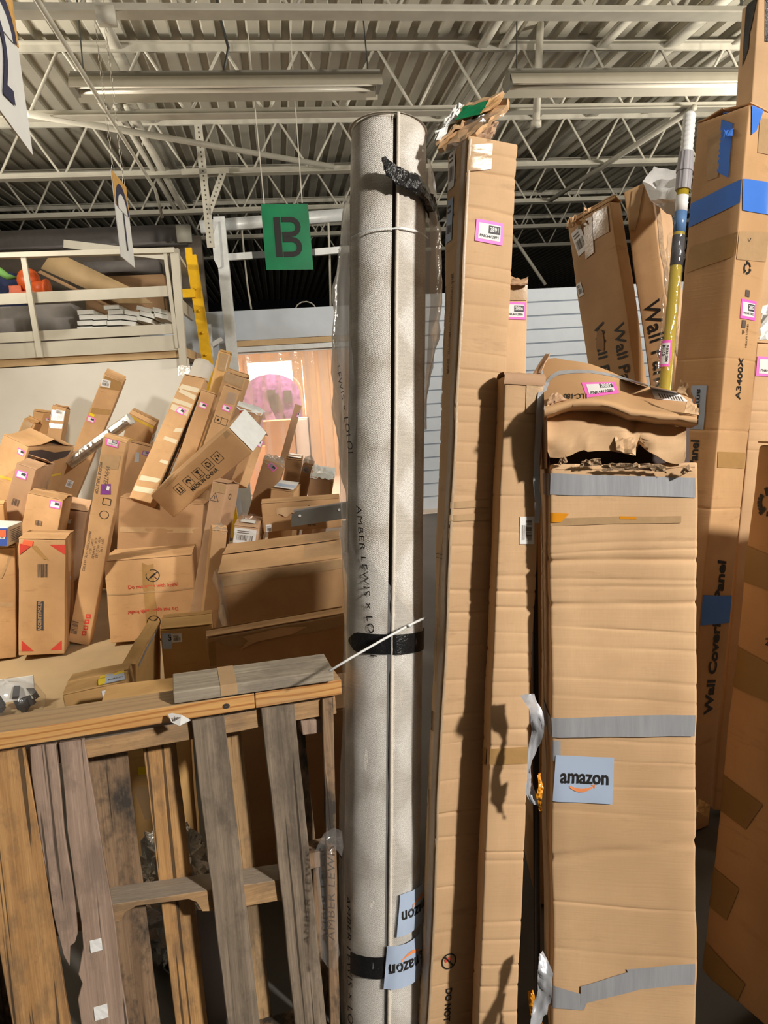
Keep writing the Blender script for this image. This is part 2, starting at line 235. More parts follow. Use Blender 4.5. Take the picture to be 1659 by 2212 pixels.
# ------------------------------------------------------------------ cartons
class Carton:
    """A cardboard box: rounded, dented shell; flaps, tape, labels and printing are children laid on the same dented surface."""
    def __init__(s, name, key, label, mat, amp=.004, creases=(), flaps=False, seed=None, cuts=5, r=.006, cat='box', group=None, bow=0, skip_top=False, taper=0):
        loc, rot, dim = BOX[key]; s.dim = Vector(dim); s.h = s.dim/2; s.R = Euler(rot, 'XYZ').to_matrix(); s.amp = amp; s.creases = creases; s.seed = seed if seed is not None else hash_name(key); s.r = min(r, min(dim)*.2); s.bow = bow; s.taper = taper
        base = Vector(loc)-s.R@Vector((0, 0, s.h.z))
        mb = MB(); keys = {}
        ax = []
        for i in range(3):
            e = s.h[i]; n = max(2, min(cuts if i == 2 else min(cuts, 12), int(dim[i]/.05)+2)) if not (i == 2 and creases) else int(dim[2]/.012); l = [-e, -e+s.r*.35, -e+s.r]+[-e+s.r+(2*e-2*s.r)*k/n for k in range(1, n)]+[e-s.r, e-s.r*.35, e]
            if i == 2:
                for c in creases: l += [c[0]-e+d*c[2] for d in (-1.4, -.7, -.25, 0, .25, .7, 1.4)]
            l = sorted(x for x in l if -e-1e-9 <= x <= e+1e-9); ax.append([x for q, x in enumerate(l) if q == 0 or x-l[q-1] > 1e-4])
        def vid(p):
            k = (round(p[0], 5), round(p[1], 5), round(p[2], 5))
            if k not in keys: keys[k] = len(mb.v); mb.v.append(tuple(s.disp(Vector(p))))
            return keys[k]
        for d in range(3):
            a, b = [i for i in range(3) if i != d]
            for sg in (-1, 1):
                if skip_top and d == 2 and sg == 1: continue
                for i in range(len(ax[a])-1):
                    for j in range(len(ax[b])-1):
                        q = []
                        for (x, y) in ((i, j), (i+1, j), (i+1, j+1), (i, j+1)):
                            p = [0, 0, 0]; p[d] = sg*s.h[d]; p[a] = ax[a][x]; p[b] = ax[b][y]; q.append(vid(p))
                        if (sg == 1) == (d == 1): q.reverse()
                        mb.f.append(tuple(q)); mb.mi.append(0)
        s.o = mb.obj(name, mat, None, True); s.o.location = base; s.o.rotation_euler = rot; s.mat = mat
        tag(s.o, label, cat, group)
        if flaps: s.flaps(flaps)
    def disp(s, p):
        h, r = s.h, s.r; q = Vector(p); core = Vector([max(-h[i]+r, min(h[i]-r, q[i])) for i in range(3)]); d = q-core
        if d.length > 1e-9:
            n = sum(1 for i in range(3) if abs(d[i]) > 1e-9)
            if n > 1: d = d.normalized()*min(d.length, r); q = core+d
        if s.amp:
            k = Vector((s.seed*1.37 % 50, s.seed*.71 % 50, s.seed*.31 % 50)); nv = noise.noise_vector(q*4.5+k)+noise.noise_vector(q*14+k)*.35
            q = q+nv*s.amp
        for z0, dep, wid, slope in s.creases:
            zz = p[2]+h.z-z0-slope*p[0]; wob = .6+.8*noise.noise(Vector((p[0]*9+z0*31, p[1]*9, z0*7)))
            g = dep*max(0, wob)*(math.exp(-(zz/wid)**2*2.2))
            if abs(p[0]) > 1e-6: q.x -= g*p[0]/h.x*.6
            if abs(p[1]) > 1e-6: q.y -= g*p[1]/h.y
        if s.taper and p[1] > 0: q.y -= s.taper*(1-p[2]/h.z)*p[1]
        if s.bow: q.x += s.bow*math.sin(math.pi*(p[2]/h.z+1)/2)*(1 if p[0] > 0 else -.4)*abs(p[0])/h.x
        return q+Vector((0, 0, h.z))
    def map(s, face):
        h = s.h
        fr = {'front': (lambda a, b: (-h.x+a, -h.y, -h.z+b), (0, -1, 0)), 'right': (lambda a, b: (h.x, -h.y+a, -h.z+b), (1, 0, 0)), 'left': (lambda a, b: (-h.x, h.y-a, -h.z+b), (-1, 0, 0)), 'top': (lambda a, b: (-h.x+a, -h.y+b, h.z), (0, 0, 1)), 'back': (lambda a, b: (h.x-a, h.y, -h.z+b), (0, 1, 0))}[face]
        f, n = fr; n = Vector(n)
        return lambda a, b, off=0: s.disp(Vector(f(a, b)))+n*off
    def flaps(s, lift=.012):
        w, d, h = s.dim; rg = random.Random(s.seed); lift = lift if isinstance(lift, float) else .012
        for sg in (-1, 1):
            mb = MB(); g = []; L = d/2-.002; n = 4; lf = lift*rg.uniform(.3, 1.4)
            top = []; bot = []
            for i in range(n+1):
                t = i/n; y = sg*(d/2-L*t); z = h+.0035+lf*t*t; x0 = w/2-.001
                row = [Vector((-x0+2*x0*j/5, y, z+.004*noise.noise(Vector((j*.9, t*2, s.seed))))) for j in range(6)]
                top.append([p+Vector((0, 0, .004)) for p in row]); bot.append(row)
            if sg > 0: top = [r[::-1] for r in top]; bot = [r[::-1] for r in bot]
            mb.quadgrid(top); mb.quadgrid([r[::-1] for r in bot])
            for e in (0, -1): mb.quadgrid([[r[e] for r in top], [r[e] for r in bot]] if e else [[r[e] for r in bot], [r[e] for r in top]])
            mb.quadgrid([top[-1], bot[-1]]); mb.quadgrid([bot[0], top[0]])
            mb.obj('flap', s.mat, s.o)
    def tape(s, pieces, mat='brown_tape', name='packing_tape', label=None, off=.0016, n=10, m=6):
        mb = MB()
        for face, quad in pieces: patch(mb, s.map(face), quad, 0, off, n, m)
        o = mb.obj(name, mat, s.o, True)
        if label: o['label'] = label
        return o
    def label(s, face, a, b, w, rot=0, num=None, mats=('pink_label', 'white_paper', 'dark_panel', 'black_print'), asp=.72):
        mb = MB(); f = s.map(face); h = w*asp; c, sn = math.cos(rot), math.sin(rot); L = lambda x, y: (a+x*c-y*sn, b+x*sn+y*c)
        patch(mb, f, rect(a, b, w, h, rot), 0, .0025, 3, 3); patch(mb, f, rect(a, b, w*.8, h*.72, rot), 1, .0031, 3, 3)
        x, y = L(w*.17, h*.12); patch(mb, f, rect(x, y, w*.42, h*.36, rot), 2, .0036, 2, 2)
        o = mb.obj('inventory_label', list(mats), s.o)
        if num:
            t = MB(); put_text(t, f, num, w*.215, x, y, rot, 0, .0042, .02, 0, 1, .8); t.obj('lettering', 'white_paper', o); t = MB(); x2, y2 = L(0, -h*.21); put_text(t, f, 'PNK441'+num, w*.135, x2, y2, rot, 0, .0042, .0, 0, 1, .95); t.obj('lettering', 'black_print', o)
        return o
    def paper(s, face, a, b, w, h, rot=0, mat='white_paper', code=True, seed=1, name='shipping_label', label=None):
        mb = MB(); f = s.map(face); patch(mb, f, rect(a, b, w, h, rot), 0, .0022, 4, 4); c, sn = math.cos(rot), math.sin(rot)
        if code:
            L = lambda x, y: (a+x*c-y*sn, b+x*sn+y*c); x, y = L(0, -h*.12); barcode(mb, f, x, y, w*.72, h*.38, rot, 1, .003, seed, 18)
            for k in range(2): x, y = L(-w*.08, h*(.2+.12*k)); patch(mb, f, rect(x, y, w*.55, h*.05, rot), 1, .003, 1, 1)
        o = mb.obj(name, [mat, 'grey_print'], s.o)
        if label: o['label'] = label
        return o
    def text(s, face, items, mat='black_print', name='printing'):       # items: (string, a, b, size, rot, bold, shear, sx)
        f = s.map(face)
        for it in items:
            mb = MB(); st, a, b, sz, rot = it[:5]; bold = it[5] if len(it) > 5 else .012; sh = it[6] if len(it) > 6 else 0; sx = it[7] if len(it) > 7 else 1
            put_text(mb, f, st, sz, a, b, rot, 0, .0021, bold, sh, 1.0, sx); mb.obj(name, mat, s.o)
    def marks(s, face, shapes, mat='black_print', name='printing'):      # shapes: list of (a,b) polylines with widths
        mb = MB(); f = s.map(face)
        for pts, wd in shapes:
            for (x0, y0), (x1, y1) in zip(pts, pts[1:]):
                L = math.hypot(x1-x0, y1-y0)
                if L < 1e-6: continue
                nx, ny = -(y1-y0)/L*wd/2, (x1-x0)/L*wd/2; patch(mb, f, [(x0-nx, y0-ny), (x1-nx, y1-ny), (x1+nx, y1+ny), (x0+nx, y0+ny)], 0, .0021, 1, 1)
        return mb.obj(name, mat, s.o)
def hash_name(k): return sum((i+3)*ord(c) for i, c in enumerate(k)) % 97
def circle(a, b, r, n=20, t0=0, t1=2*math.pi): return [(a+r*math.cos(t0+(t1-t0)*i/n), b+r*math.sin(t0+(t1-t0)*i/n)) for i in range(n+1)]
def recycle(a, b, r, rot=0):
    out = []
    for k in range(3): t = rot+k*2*math.pi/3; out.append((circle(a, b, r, 5, t, t+1.45), r*.42)); e = t+1.75; out.append(([(a+r*math.cos(t+1.4), b+r*math.sin(t+1.4)), (a+r*math.cos(e), b+r*math.sin(e))], r*.75))
    return out
BOX = {   # key: (centre, rotation, size) in metres
'o_accent':((-2.363,4.886,0.417),(-0.039,0.129,0.254),(0.287,0.400,0.783)),
'n_left':((-2.762,4.810,0.402),(-0.049,0.117,0.399),(0.400,0.322,0.750)),
'l_tall':((-1.945,4.824,0.735),(0.185,0.341,0.078),(0.147,0.100,1.531)),
'r_knife':((-1.689,5.099,0.305),(-0.038,0.029,0.177),(0.587,0.447,0.573)),
'm_blue':((-2.630,4.795,0.866),(-0.024,0.125,0.101),(0.300,0.258,0.128)),
'p_orange':((-2.856,5.205,0.766),(0.137,0.102,0.267),(0.200,0.101,0.505)),
'i_box':((-2.892,5.547,0.638),(0.003,0.403,0.106),(0.146,0.413,1.315)),
'j_box':((-2.639,5.392,0.531),(-0.002,0.307,0.138),(0.250,0.260,1.026)),
'k_crush':((-2.546,5.743,0.456),(0.115,0.280,0.194),(0.180,0.200,0.871)),
'a_torn':((-3.115,6.049,0.737),(-0.103,0.440,-0.284),(0.246,0.551,1.456)),
'b_small':((-3.558,6.634,0.785),(-0.158,0.477,-0.032),(0.111,0.152,1.698)),
'c_box':((-3.385,7.143,0.815),(-0.004,0.183,0.037),(0.162,0.100,1.619)),
'd_box':((-3.057,6.817,1.214),(-0.180,0.260,0.175),(0.123,0.175,0.900)),
'e_tall':((-2.810,6.644,1.019),(0.179,0.503,0.235),(0.173,0.153,2.008)),
'g_strap':((-2.277,6.788,1.201),(0.536,0.535,0.006),(0.246,0.097,0.858)),
'h_dark':((-2.320,6.406,0.661),(-0.025,0.341,0.210),(0.189,0.140,1.325)),
'q_dark':((-1.805,5.789,0.466),(-0.034,0.157,-0.001),(0.661,0.300,0.830)),
's_white':((-1.689,5.908,1.347),(-0.598,0.248,-0.245),(0.190,0.100,1.152)),
'v_plain':((-1.511,5.909,1.319),(-0.214,0.411,0.095),(0.121,0.120,0.822)),
'u_box':((-1.700,6.688,1.035),(-0.125,0.328,0.032),(0.105,0.120,2.145)),
'w_box':((-1.587,6.435,0.938),(-0.166,0.374,-0.198),(0.196,0.122,1.938)),
'x_long':((-1.300,5.812,1.341),(-0.097,0.420,0.074),(0.133,0.120,0.833)),
'y_red':((-1.181,6.105,1.267),(0.091,0.425,0.011),(0.217,0.208,0.626)),
'z_china':((-1.204,5.051,1.203),(0.417,-0.560,-0.455),(0.858,0.300,0.218)),
'aa_thin':((-0.964,5.270,1.196),(-0.085,0.548,0.675),(0.069,0.140,0.406)),
'ab_tri':((-1.173,4.751,0.567),(-0.165,0.217,-0.261),(0.103,0.204,1.112)),
'ac_dark':((-1.032,5.571,0.601),(0.077,0.369,0.120),(0.161,0.197,1.207)),
'ad_stick':((-0.946,6.185,0.782),(0.010,0.354,0.099),(0.059,0.060,1.637)),
'ae_dark':((-0.819,5.990,0.577),(0.066,0.201,0.061),(0.132,0.229,1.130)),
'af_dark':((-0.726,5.733,0.573),(0.125,0.285,0.043),(0.085,0.120,1.155)),
'ag_white':((-0.556,5.458,0.552),(0.112,0.227,0.052),(0.170,0.368,1.051)),
'ah_small':((-0.764,5.209,0.513),(0.096,0.166,-0.100),(0.168,0.215,0.989)),
'ai_long':((-0.547,4.775,0.866),(0.009,0.003,0.065),(0.515,0.128,0.191)),
'ak_wrap':((-0.964,4.656,0.437),(-0.008,0.191,0.080),(0.154,0.375,0.849)),
'al_tall':((-1.134,4.505,0.435),(0.056,0.199,0.291),(0.094,0.150,0.854)),
'am_big':((-0.595,4.194,0.406),(0.127,-0.051,0.068),(0.688,0.476,0.715)),
'an_long':((-0.520,3.236,0.323),(0.034,-0.042,0.219),(0.633,0.089,0.625)),
'ao_542':((-1.097,3.744,0.250),(0.004,0.031,0.218),(0.263,0.247,0.513)),
'ap_flat':((-1.276,3.493,0.259),(0.119,0.132,0.043),(0.063,0.462,0.479)),
'aq_label':((-1.266,2.985,0.263),(-0.059,-0.060,0.257),(0.253,0.270,0.489)),
'box2891':((0.187,1.824,1.137),(-0.093,0.137,0.291),(0.137,0.125,2.276)),
'box2886':((0.272,1.689,0.851),(-0.141,0.113,0.091),(0.098,0.070,1.704)),
'box2886b':((0.321,2.164,0.985),(-0.076,0.077,0.103),(0.140,0.100,1.966)),
'box2885':((0.542,1.703,0.743),(-0.137,0.027,-0.140),(0.333,0.268,1.455)),
'boxA':((1.138,2.544,1.247),(0.009,0.114,0.552),(0.175,0.189,2.489)),
'wp1':((1.058,3.019,1.173),(0.032,-0.156,-1.089),(0.253,0.063,2.333)),
'wp2':((1.253,2.954,1.222),(-0.189,-0.202,-0.674),(0.112,0.250,2.468)),
'boxN':((1.362,1.603,0.756),(-0.032,0.147,0.389),(0.893,0.600,1.378)),  # widened out of view so it throws shade on the cartons behind
'boxT':((1.594,3.084,1.525),(-0.008,0.058,0.140),(0.300,0.104,3.036)),
'boxG':((1.413,2.569,0.876),(-0.090,0.109,-0.027),(0.300,0.035,1.733)),
'board':((-0.526,1.684,0.949),(0.058,0.039,0.322),(0.799,0.092,0.041)),
'plank':((-0.359,1.739,0.983),(0.025,0.020,0.257),(0.386,0.115,0.032)),
}
# ------------------------------------------------------------------ measured points: a pixel of the photograph plus a depth gives a place in the hall
def ray(px, py): return _f+_r*((px-829.5)/FPX)+_u*((1106-py)/FPX)
def at(px, py, D): return Vector((0, 0, CAMZ))+ray(px, py)*D
def on_v(px, py, v):
    d = ray(px, py); p = d*(v/d.dot(JV)); return (p.dot(JU), p.z+CAMZ)
def on_z(px, py, z):
    d = ray(px, py); p = d*((z-CAMZ)/d.z); return (p.dot(JU), p.dot(JV))
def _px(s, face, px, py):
    h = s.h; o, n, ua, va = {'front': ((-h.x, -h.y, 0), (0, -1, 0), (1, 0, 0), (0, 0, 1)), 'right': ((h.x, -h.y, 0), (1, 0, 0), (0, 1, 0), (0, 0, 1)), 'left': ((-h.x, h.y, 0), (-1, 0, 0), (0, -1, 0), (0, 0, 1)), 'top': ((-h.x, -h.y, 2*h.z), (0, 0, 1), (1, 0, 0), (0, 1, 0))}[face]
    o = s.R@Vector(o)+s.o.location; n = s.R@Vector(n); d = ray(px, py); e = Vector((0, 0, CAMZ)); t = (o-e).dot(n)/d.dot(n); p = e+d*t-o
    return (p.dot(s.R@Vector(ua)), p.dot(s.R@Vector(va)))
Carton.px = _px
def _q(s, face, *pts): return [s.px(face, *p) for p in pts]        # corners given left-bottom, right-bottom, right-top, left-top
Carton.q = _q
def _sz(s, face, px, py, n):
    a = s.px(face, px, py); b = s.px(face, px, py-10); c = s.px(face, px+10, py); return n/10*min(math.dist(a, b), math.dist(a, c))
Carton.sz = _sz

# ------------------------------------------------------------------ the setting
mb = MB(); mb.box((0, 9, -.05), (36, 44, .1)); struct(mb.obj('floor', 'concrete'))
mb = MB(); mb.box((-4.0, 5.6, .0005), (7.4, 4.6, .003), Matrix.Rotation(.131, 3, 'Z')); struct(mb.obj('floor_tan', 'tan_floor'))
mb = MB(); per = .19; prof = []
for k in range(-74, 75):
    x = k*per; prof += [(x, 4.76), (x+.085, 4.76), (x+.105, 4.80), (x+.165, 4.80), (x+.185, 4.76)]
rows = [[bp(u, v, z) for u, z in prof] for v in (-9, 2, 5, 8, 12, 18, 27)]
mb.quadgrid(rows); struct(mb.obj('ceiling', 'deck_white'))
for nm, c, d, m in (('wall_back', (0, 27, 2.4), (29, .2, 4.9), 'unlit_wall'), ('wall_left', (-14.2, 9, 2.4), (.2, 36, 4.9), 'brown_wall'), ('wall_right', (14.2, 9, 2.4), (.2, 36, 4.9), 'brown_wall'), ('wall_front', (0, -9, 2.4), (29, .2, 4.9), 'brown_wall')):  # near-black back wall: darkness of the unlit far hall put into its colour
    mb = MB(); mb.box(bp(c[0], c[1], c[2]), d, Matrix.Rotation(BY, 3, 'Z')); struct(mb.obj(nm, m))
RB = Matrix.Rotation(BY, 3, 'Z')
def bbox(mb, u0, u1, v0, v1, z0, z1, mi=0): mb.box(bp((u0+u1)/2, (v0+v1)/2, (z0+z1)/2), (u1-u0, v1-v0, z1-z0), RB, mi)
MZ = 7.75
mb = MB(); bbox(mb, -12, -.90, MZ+.05, MZ+.2, 0, 2.06); struct(mb.obj('wall_mezzanine', 'white_wall_paint'))
mb = MB(); bbox(mb, -12, -.90, MZ+.05, 11.6, 2.07, 2.16); struct(mb.obj('trim_1', 'plywood'))            # mezzanine deck edge
mb = MB(); bbox(mb, -12, -.96, 11.6, 11.75, 0, 4.0); struct(mb.obj('wall_mezzanine_back', 'brown_wall'))
mb = MB(); bbox(mb, -1.6, on_v(497,740,9.3)[0]-.005, 9.3, 9.42, 0, 2.66); struct(mb.obj('wall_partition_left', 'panel_white'))
D0, D1 = on_v(497,740,9.3)[0], 1.45
mb = MB(); bbox(mb, D0, D1, 9.26, 9.38, 2.30, on_v(600,668,9.3)[1]); struct(mb.obj('wall_partition_header', 'panel_white'))
mb = MB(); bbox(mb, D0, D1, 9.22, 9.38, 2.225, 2.29); struct(mb.obj('trim_2', 'plywood'))
mb = MB(); bbox(mb, D0, D1, 9.23, 9.36, 2.16, 2.218); struct(mb.obj('trim_3', 'white_steel_bright'))
wr = empty('wall_partition_right', bp(4.8, 9.3)); struct(wr)
for k in range(16):
    mb = MB(); u0, u1 = 1.45, 9.5; z0 = k*.172; mb.prism([bp(u0, 9.30, z0)-wr.location, bp(u0, 9.27, z0+.012)-wr.location, bp(u0, 9.27, z0+.165)-wr.location, bp(u0, 9.30, z0+.172)-wr.location, bp(u0, 9.36, z0+.172)-wr.location, bp(u0, 9.36, z0)-wr.location], JU, u1-u0); mb.obj('panel', 'panel_white', wr)
# dock room behind the strip curtain
mb = MB(); bbox(mb, -.95, 3.4, 13.6, 13.7, 0, 2.63); struct(mb.obj('wall_dock_back', 'room_orange'))
mb = MB(); bbox(mb, -1.0, -.9, 9.42, 13.7, 0, 2.63); struct(mb.obj('wall_dock_left', 'room_orange'))
mb = MB(); bbox(mb, 3.4, 3.5, 9.42, 13.7, 0, 2.63); struct(mb.obj('wall_dock_right', 'room_orange'))
mb = MB(); bbox(mb, -1.0, 3.5, 9.42, 13.7, 2.60, 2.64); struct(mb.obj('ceiling_dock', 'panel_white'))
mb = MB(); bbox(mb, -.9, 3.4, 9.0, 13.6, 0, .012); struct(mb.obj('floor_dock', 'room_floor'))
wn = empty('window_1', bp(0, 13.56)); struct(wn)
mb = MB(); u0, z0 = on_v(545,905,13.56); u1, z1 = on_v(652,778,13.56)
mb.box(bp((u0+u1)/2, 13.57, (z0+z1)/2)-wn.location, (u1-u0, .01, z1-z0), RB); mb.obj('pane', 'lit_pane', wn)
for a, b, c, d in ((u0-.06, u0, z0-.06, z1+.06), (u1, u1+.06, z0-.06, z1+.06), (u0, u1, z0-.06, z0), (u0, u1, z1, z1+.06)):
    mb = MB(); mb.box(bp((a+b)/2, 13.56, (c+d)/2)-wn.location, (b-a, .07, d-c), RB); mb.obj('window_frame', 'plywood', wn)
for k in range(7):
    u = on_v(640,850,13.5)[0]+.05+k*.24; mb = MB(); mb.box(bp(u, 13.57, 1.3), (.18, .03, 2.58), RB); struct(mb.obj('trim_%d' % (4+k), 'plywood'))
# ------------------------------------------------------------------ roof joists, bridging, pipes
JN = ['roof joist nearest the camera, its rod loops cut by the top edge', 'roof joist just behind the two hanging fluorescent fixtures', 'roof joist carrying the perforated channel, third back', 'roof joist just above the green hanging sign, fourth back', 'dim roof joist behind the green sign, fifth back', 'dark roof joist farthest back over the black void']
for i in range(6):
    v = 5.29+1.8*i; u0, u1 = -6.5-.3*i, 6.5+.9*i; j = empty('roof_joist', bp(0, v, 4.10), (0, 0, BY), JN[i], 'joist', 'open web joists under the roof deck')
    for zz, nm in ((0, 'bottom_chord'), (.58, 'top_chord')):
        mb = MB(); s = 1 if zz == 0 else -1; mb.box(((u0+u1)/2, 0, zz+.006), (u1-u0, .13, .012)); 
        for y in (-.012, .012): mb.box(((u0+u1)/2, y, zz+.006+s*.032), (u1-u0, .009, .055))
        mb.obj(nm, 'steel_white', j)
    pts = []; n = int((u1-u0)/.34); st = .34
    for k in range(n+1):
        x = u0+k*st+.1*i; up = k % 2
        for t in (-1, -.5, 0, .5, 1):
            zc = (.55-.035*t*t) if up else (.03+.035*t*t); pts.append((x+t*.035, 0, zc))
    mb = MB(); mb.tube(pts, .014, 6); mb.obj('web', 'steel_white', j, True)
def blob(mb, c, r, sc, amp, fr, seed, n=16, m=10):
    g = []
    for i in range(m+1):
        p = math.pi*i/m; row = []
        for k in range(n):
            q = 2*math.pi*k/n; d = Vector((math.cos(q)*math.sin(p), math.sin(q)*math.sin(p), math.cos(p))); rr = r*(1+amp*noise.noise(d*fr+Vector((seed, 0, 0)))); row.append(Vector(c)+Vector((d.x*sc[0], d.y*sc[1], d.z*sc[2]))*rr)
        g.append(row)
    mb.quadgrid(g, 0, True)
def fixed(name, build, mat, label, cat, group=None):
    mb = MB(); build(mb); o = mb.obj(name, mat, None, True); recenter(o); tag(o, label, cat, group); return o
def along(u, z, v0, v1, w, h, name, label, cat='bar'): fixed(name, lambda m: m.bar(bp(u, v0, z), bp(u, v1, z), w, h), 'steel_white', label, cat)
for (px, py, z, wd, lab) in ((B0, B1, B2, B3, B4) for B0, B1, B2, B3, B4 in (
    (268, 140, 4.66, .10, 'wide white bridging bar under the deck behind the left fixture'), (330, 330, 4.165, .07, 'white bridging bar crossing the third joist, left of the channel'), (378, 450, 4.165, .05, 'thin bridging bar running back above the white rail corner'),
    (1000, 170, 4.66, .08, 'bridging bar over the box tower, left bar of a pair'), (1085, 100, 4.66, .07, 'bridging bar over the box tower, right bar of a pair'), (1290, 110, 4.66, .10, 'dusky bridging bar above the right fixture'), (1470, 80, 4.66, .14, 'broad sloping-looking bridging bar at the upper right'), (1330, 290, 4.68, .08, 'bridging bar behind the white pole tip'))):
    uu = on_z(px, py, z)[0]; along(uu, z, 7.0 if z < 4.3 else 3.2, 14.5, wd, .03, 'bridging_bar', lab)
u_c = on_z(205, 200, 3.97)[0]; fixed('conduit', lambda m: m.tube([bp(u_c, 3.2, 3.97), bp(u_c, 6, 3.97), bp(u_c, 8.9, 3.97), bp(u_c, 9.25, 3.75)], .018, 8), 'steel_white', 'thin white conduit passing under the left end of the fixture', 'conduit')
fixed('pipe', lambda m: m.tube([bp(on_v(60,246,6.95)[0], 6.95, on_v(60,246,6.95)[1]), bp(on_v(720,360,8.8)[0], 8.8, on_v(720,360,8.8)[1])], .03, 8), 'steel_white', 'long white diagonal pipe from the left over to the channel', 'pipe')
fixed('pipe', lambda m: m.tube([bp(on_v(1500,232,6.95)[0], 6.95, on_v(1500,232,6.95)[1]), bp(on_v(1190,432,10.6)[0], 10.6, on_v(1190,432,10.6)[1])], .032, 8), 'steel_white', 'white diagonal pipe at the right behind the pole tip', 'pipe')
fixed('pipe', lambda m: m.tube([bp(on_v(1094,440,12.49)[0], 12.49, 4.12), bp(on_v(1178,615,12.49)[0], 12.49, on_v(1178,615,12.49)[1])], .03, 8), 'steel_white', 'slanting pipe in the black void behind the tall carton', 'pipe')
fixed('drop_pipe', lambda m: (m.tube([bp(on_v(1170,175,6.9)[0], 6.9, 4.79), bp(on_v(1158,272,6.9)[0], 6.9, on_v(1158,272,6.9)[1])], .035, 10), m.tube([bp(on_v(1158,262,6.9)[0], 6.9, on_v(1158,262,6.9)[1]), bp(on_v(1158,274,6.9)[0], 6.9, on_v(1158,274,6.9)[1])], .05, 10)), 'steel_white', 'short drop pipe below the right fixture end', 'pipe')
fixed('junction_box', lambda m: m.box(bp(on_v(230,35,5.2)[0], 5.2, on_v(230,35,5.2)[1]), (.11, .09, .09), RB), 'steel_white', 'small white junction box clamped on the nearest joist', 'junction box')
sc = empty('strut_channel', bp(on_v(442,400,8.8)[0], 8.8, 3.6), (0, 0, 0), 'perforated white strut channel with a slanting brace hung from the joist', 'channel')
def pbar(p, q, wd, nm, holes):
    mb = MB(); mb.bar(p-sc.location, q-sc.location, wd, .02, JV); mb.obj(nm, 'steel_white', sc)
    mb = MB(); d = q-p; L = d.length; d.normalize(); nrm = -JV
    for k in range(int(L/.05)): c = p+d*(.03+k*.05)+nrm*.012-sc.location; mb.box(c, (.012, .004, .018), RB)
    if holes: o = mb.obj('slots', 'dark_steel', sc); o['kind'] = 'stuff'
pbar(bp(on_v(428,270,8.8)[0], 8.8, on_v(428,270,8.8)[1]), bp(on_v(456,535,8.8)[0], 8.8, on_v(456,535,8.8)[1]), .085, 'channel', 1); pbar(bp(on_v(482,372,8.8)[0], 8.8, on_v(482,372,8.8)[1]), bp(on_v(450,462,8.8)[0], 8.8, on_v(450,462,8.8)[1]), .07, 'brace', 1); pbar(bp(on_v(392,372,8.8)[0], 8.8, on_v(392,372,8.8)[1]), bp(on_v(494,368,8.8)[0], 8.8, on_v(494,368,8.8)[1]), .06, 'cross_bar', 0)
pst = empty('steel_post', bp(on_v(486,600,9.1)[0], 9.1, 0), (0, 0, 0), 'white steel post with gusset plate at the left of the doorway', 'post')
mb = MB(); z1 = on_v(474,470,9.1)[1]; mb.box((0, 0, z1/2), (.13, .11, z1), RB); mb.obj('post', 'white_steel_bright', pst)
mb = MB(); q = [bp(on_v(x,y,9.02)[0], 9.02, on_v(x,y,9.02)[1])-pst.location for x, y in ((470, 478), (458, 515), (462, 560), (472, 580), (478, 575), (472, 500))]; mb.prism(q, JV, .05); mb.obj('gusset', 'white_steel_bright', pst)
mb = MB(); mb.bar(bp(on_v(458,745,9.05)[0], 9.05, on_v(458,745,9.05)[1])-pst.location, bp(on_v(480,732,9.05)[0], 9.05, on_v(480,732,9.05)[1])-pst.location, .05, .05, JV); mb.bar(bp(on_v(452,700,9.05)[0], 9.05, on_v(452,700,9.05)[1])-pst.location, bp(on_v(458,770,9.05)[0], 9.05, on_v(458,770,9.05)[1])-pst.location, .04, .04, JV); mb.obj('kick_brace', 'white_steel_bright', pst)
fixed('crossbeam', lambda m: m.bar(bp(on_v(433,491,9.2)[0], 9.2, on_v(433,491,9.2)[1]), bp(on_v(760,463,9.2)[0], 9.2, on_v(760,463,9.2)[1]), .1, .13), 'white_steel_bright', 'white crossbeam passing behind the green sign', 'beam')
rb = empty('door_track_tube', bp(on_v(570,548,9.15)[0], 9.15, on_v(570,548,9.15)[1]), (0, 0, 0), 'tube rail behind the lower part of the green sign, worn white and black', 'rail')
for x0, y0, x1, y1, m in ((478, 557, 545, 552, 'white_steel_bright'), (545, 552, 680, 545, 'dark_steel'), (680, 545, 760, 538, 'white_steel_bright')):
    mb = MB(); mb.bar(bp(on_v(x0,y0,9.15)[0], 9.15, on_v(x0,y0,9.15)[1])-rb.location, bp(on_v(x1,y1,9.15)[0], 9.15, on_v(x1,y1,9.15)[1])-rb.location, .06, .075); mb.obj('tube', m, rb)
fixed('hanging_cable', lambda m: m.tube([bp(on_v(521,484,9.22)[0], 9.22, on_v(521,484,9.22)[1]), bp(on_v(528,560,9.3)[0], 9.3, on_v(528,560,9.3)[1]), bp(on_v(535,620,9.5)[0], 9.5, on_v(535,620,9.5)[1]), bp(on_v(543,668,9.5)[0], 9.5, on_v(543,668,9.5)[1])], .012, 6), 'steel_white', 'pale cable hanging in the dark gap left of the green sign', 'cable')
fixed('hanging_cable', lambda m: m.tube([bp(on_v(484,488,9.22)[0], 9.22, on_v(484,488,9.22)[1]), bp(on_v(487,560,9.4)[0], 9.4, on_v(487,560,9.4)[1]), bp(on_v(492,620,9.5)[0], 9.5, on_v(492,620,9.5)[1]), bp(on_v(497,660,9.5)[0], 9.5, on_v(497,660,9.5)[1])], .01, 6), 'steel_white', 'pale cable hanging close beside the white steel post', 'cable')
fixed('hanging_cable', lambda m: m.tube([bp(on_v(709,470,9.22)[0], 9.22, on_v(709,470,9.22)[1]), bp(on_v(712,555,9.4)[0], 9.4, on_v(712,555,9.4)[1]), bp(on_v(714,662,9.5)[0], 9.5, on_v(714,662,9.5)[1])], .014, 6), 'steel_white', 'pale cable hanging in the dark gap right of the green sign', 'cable')
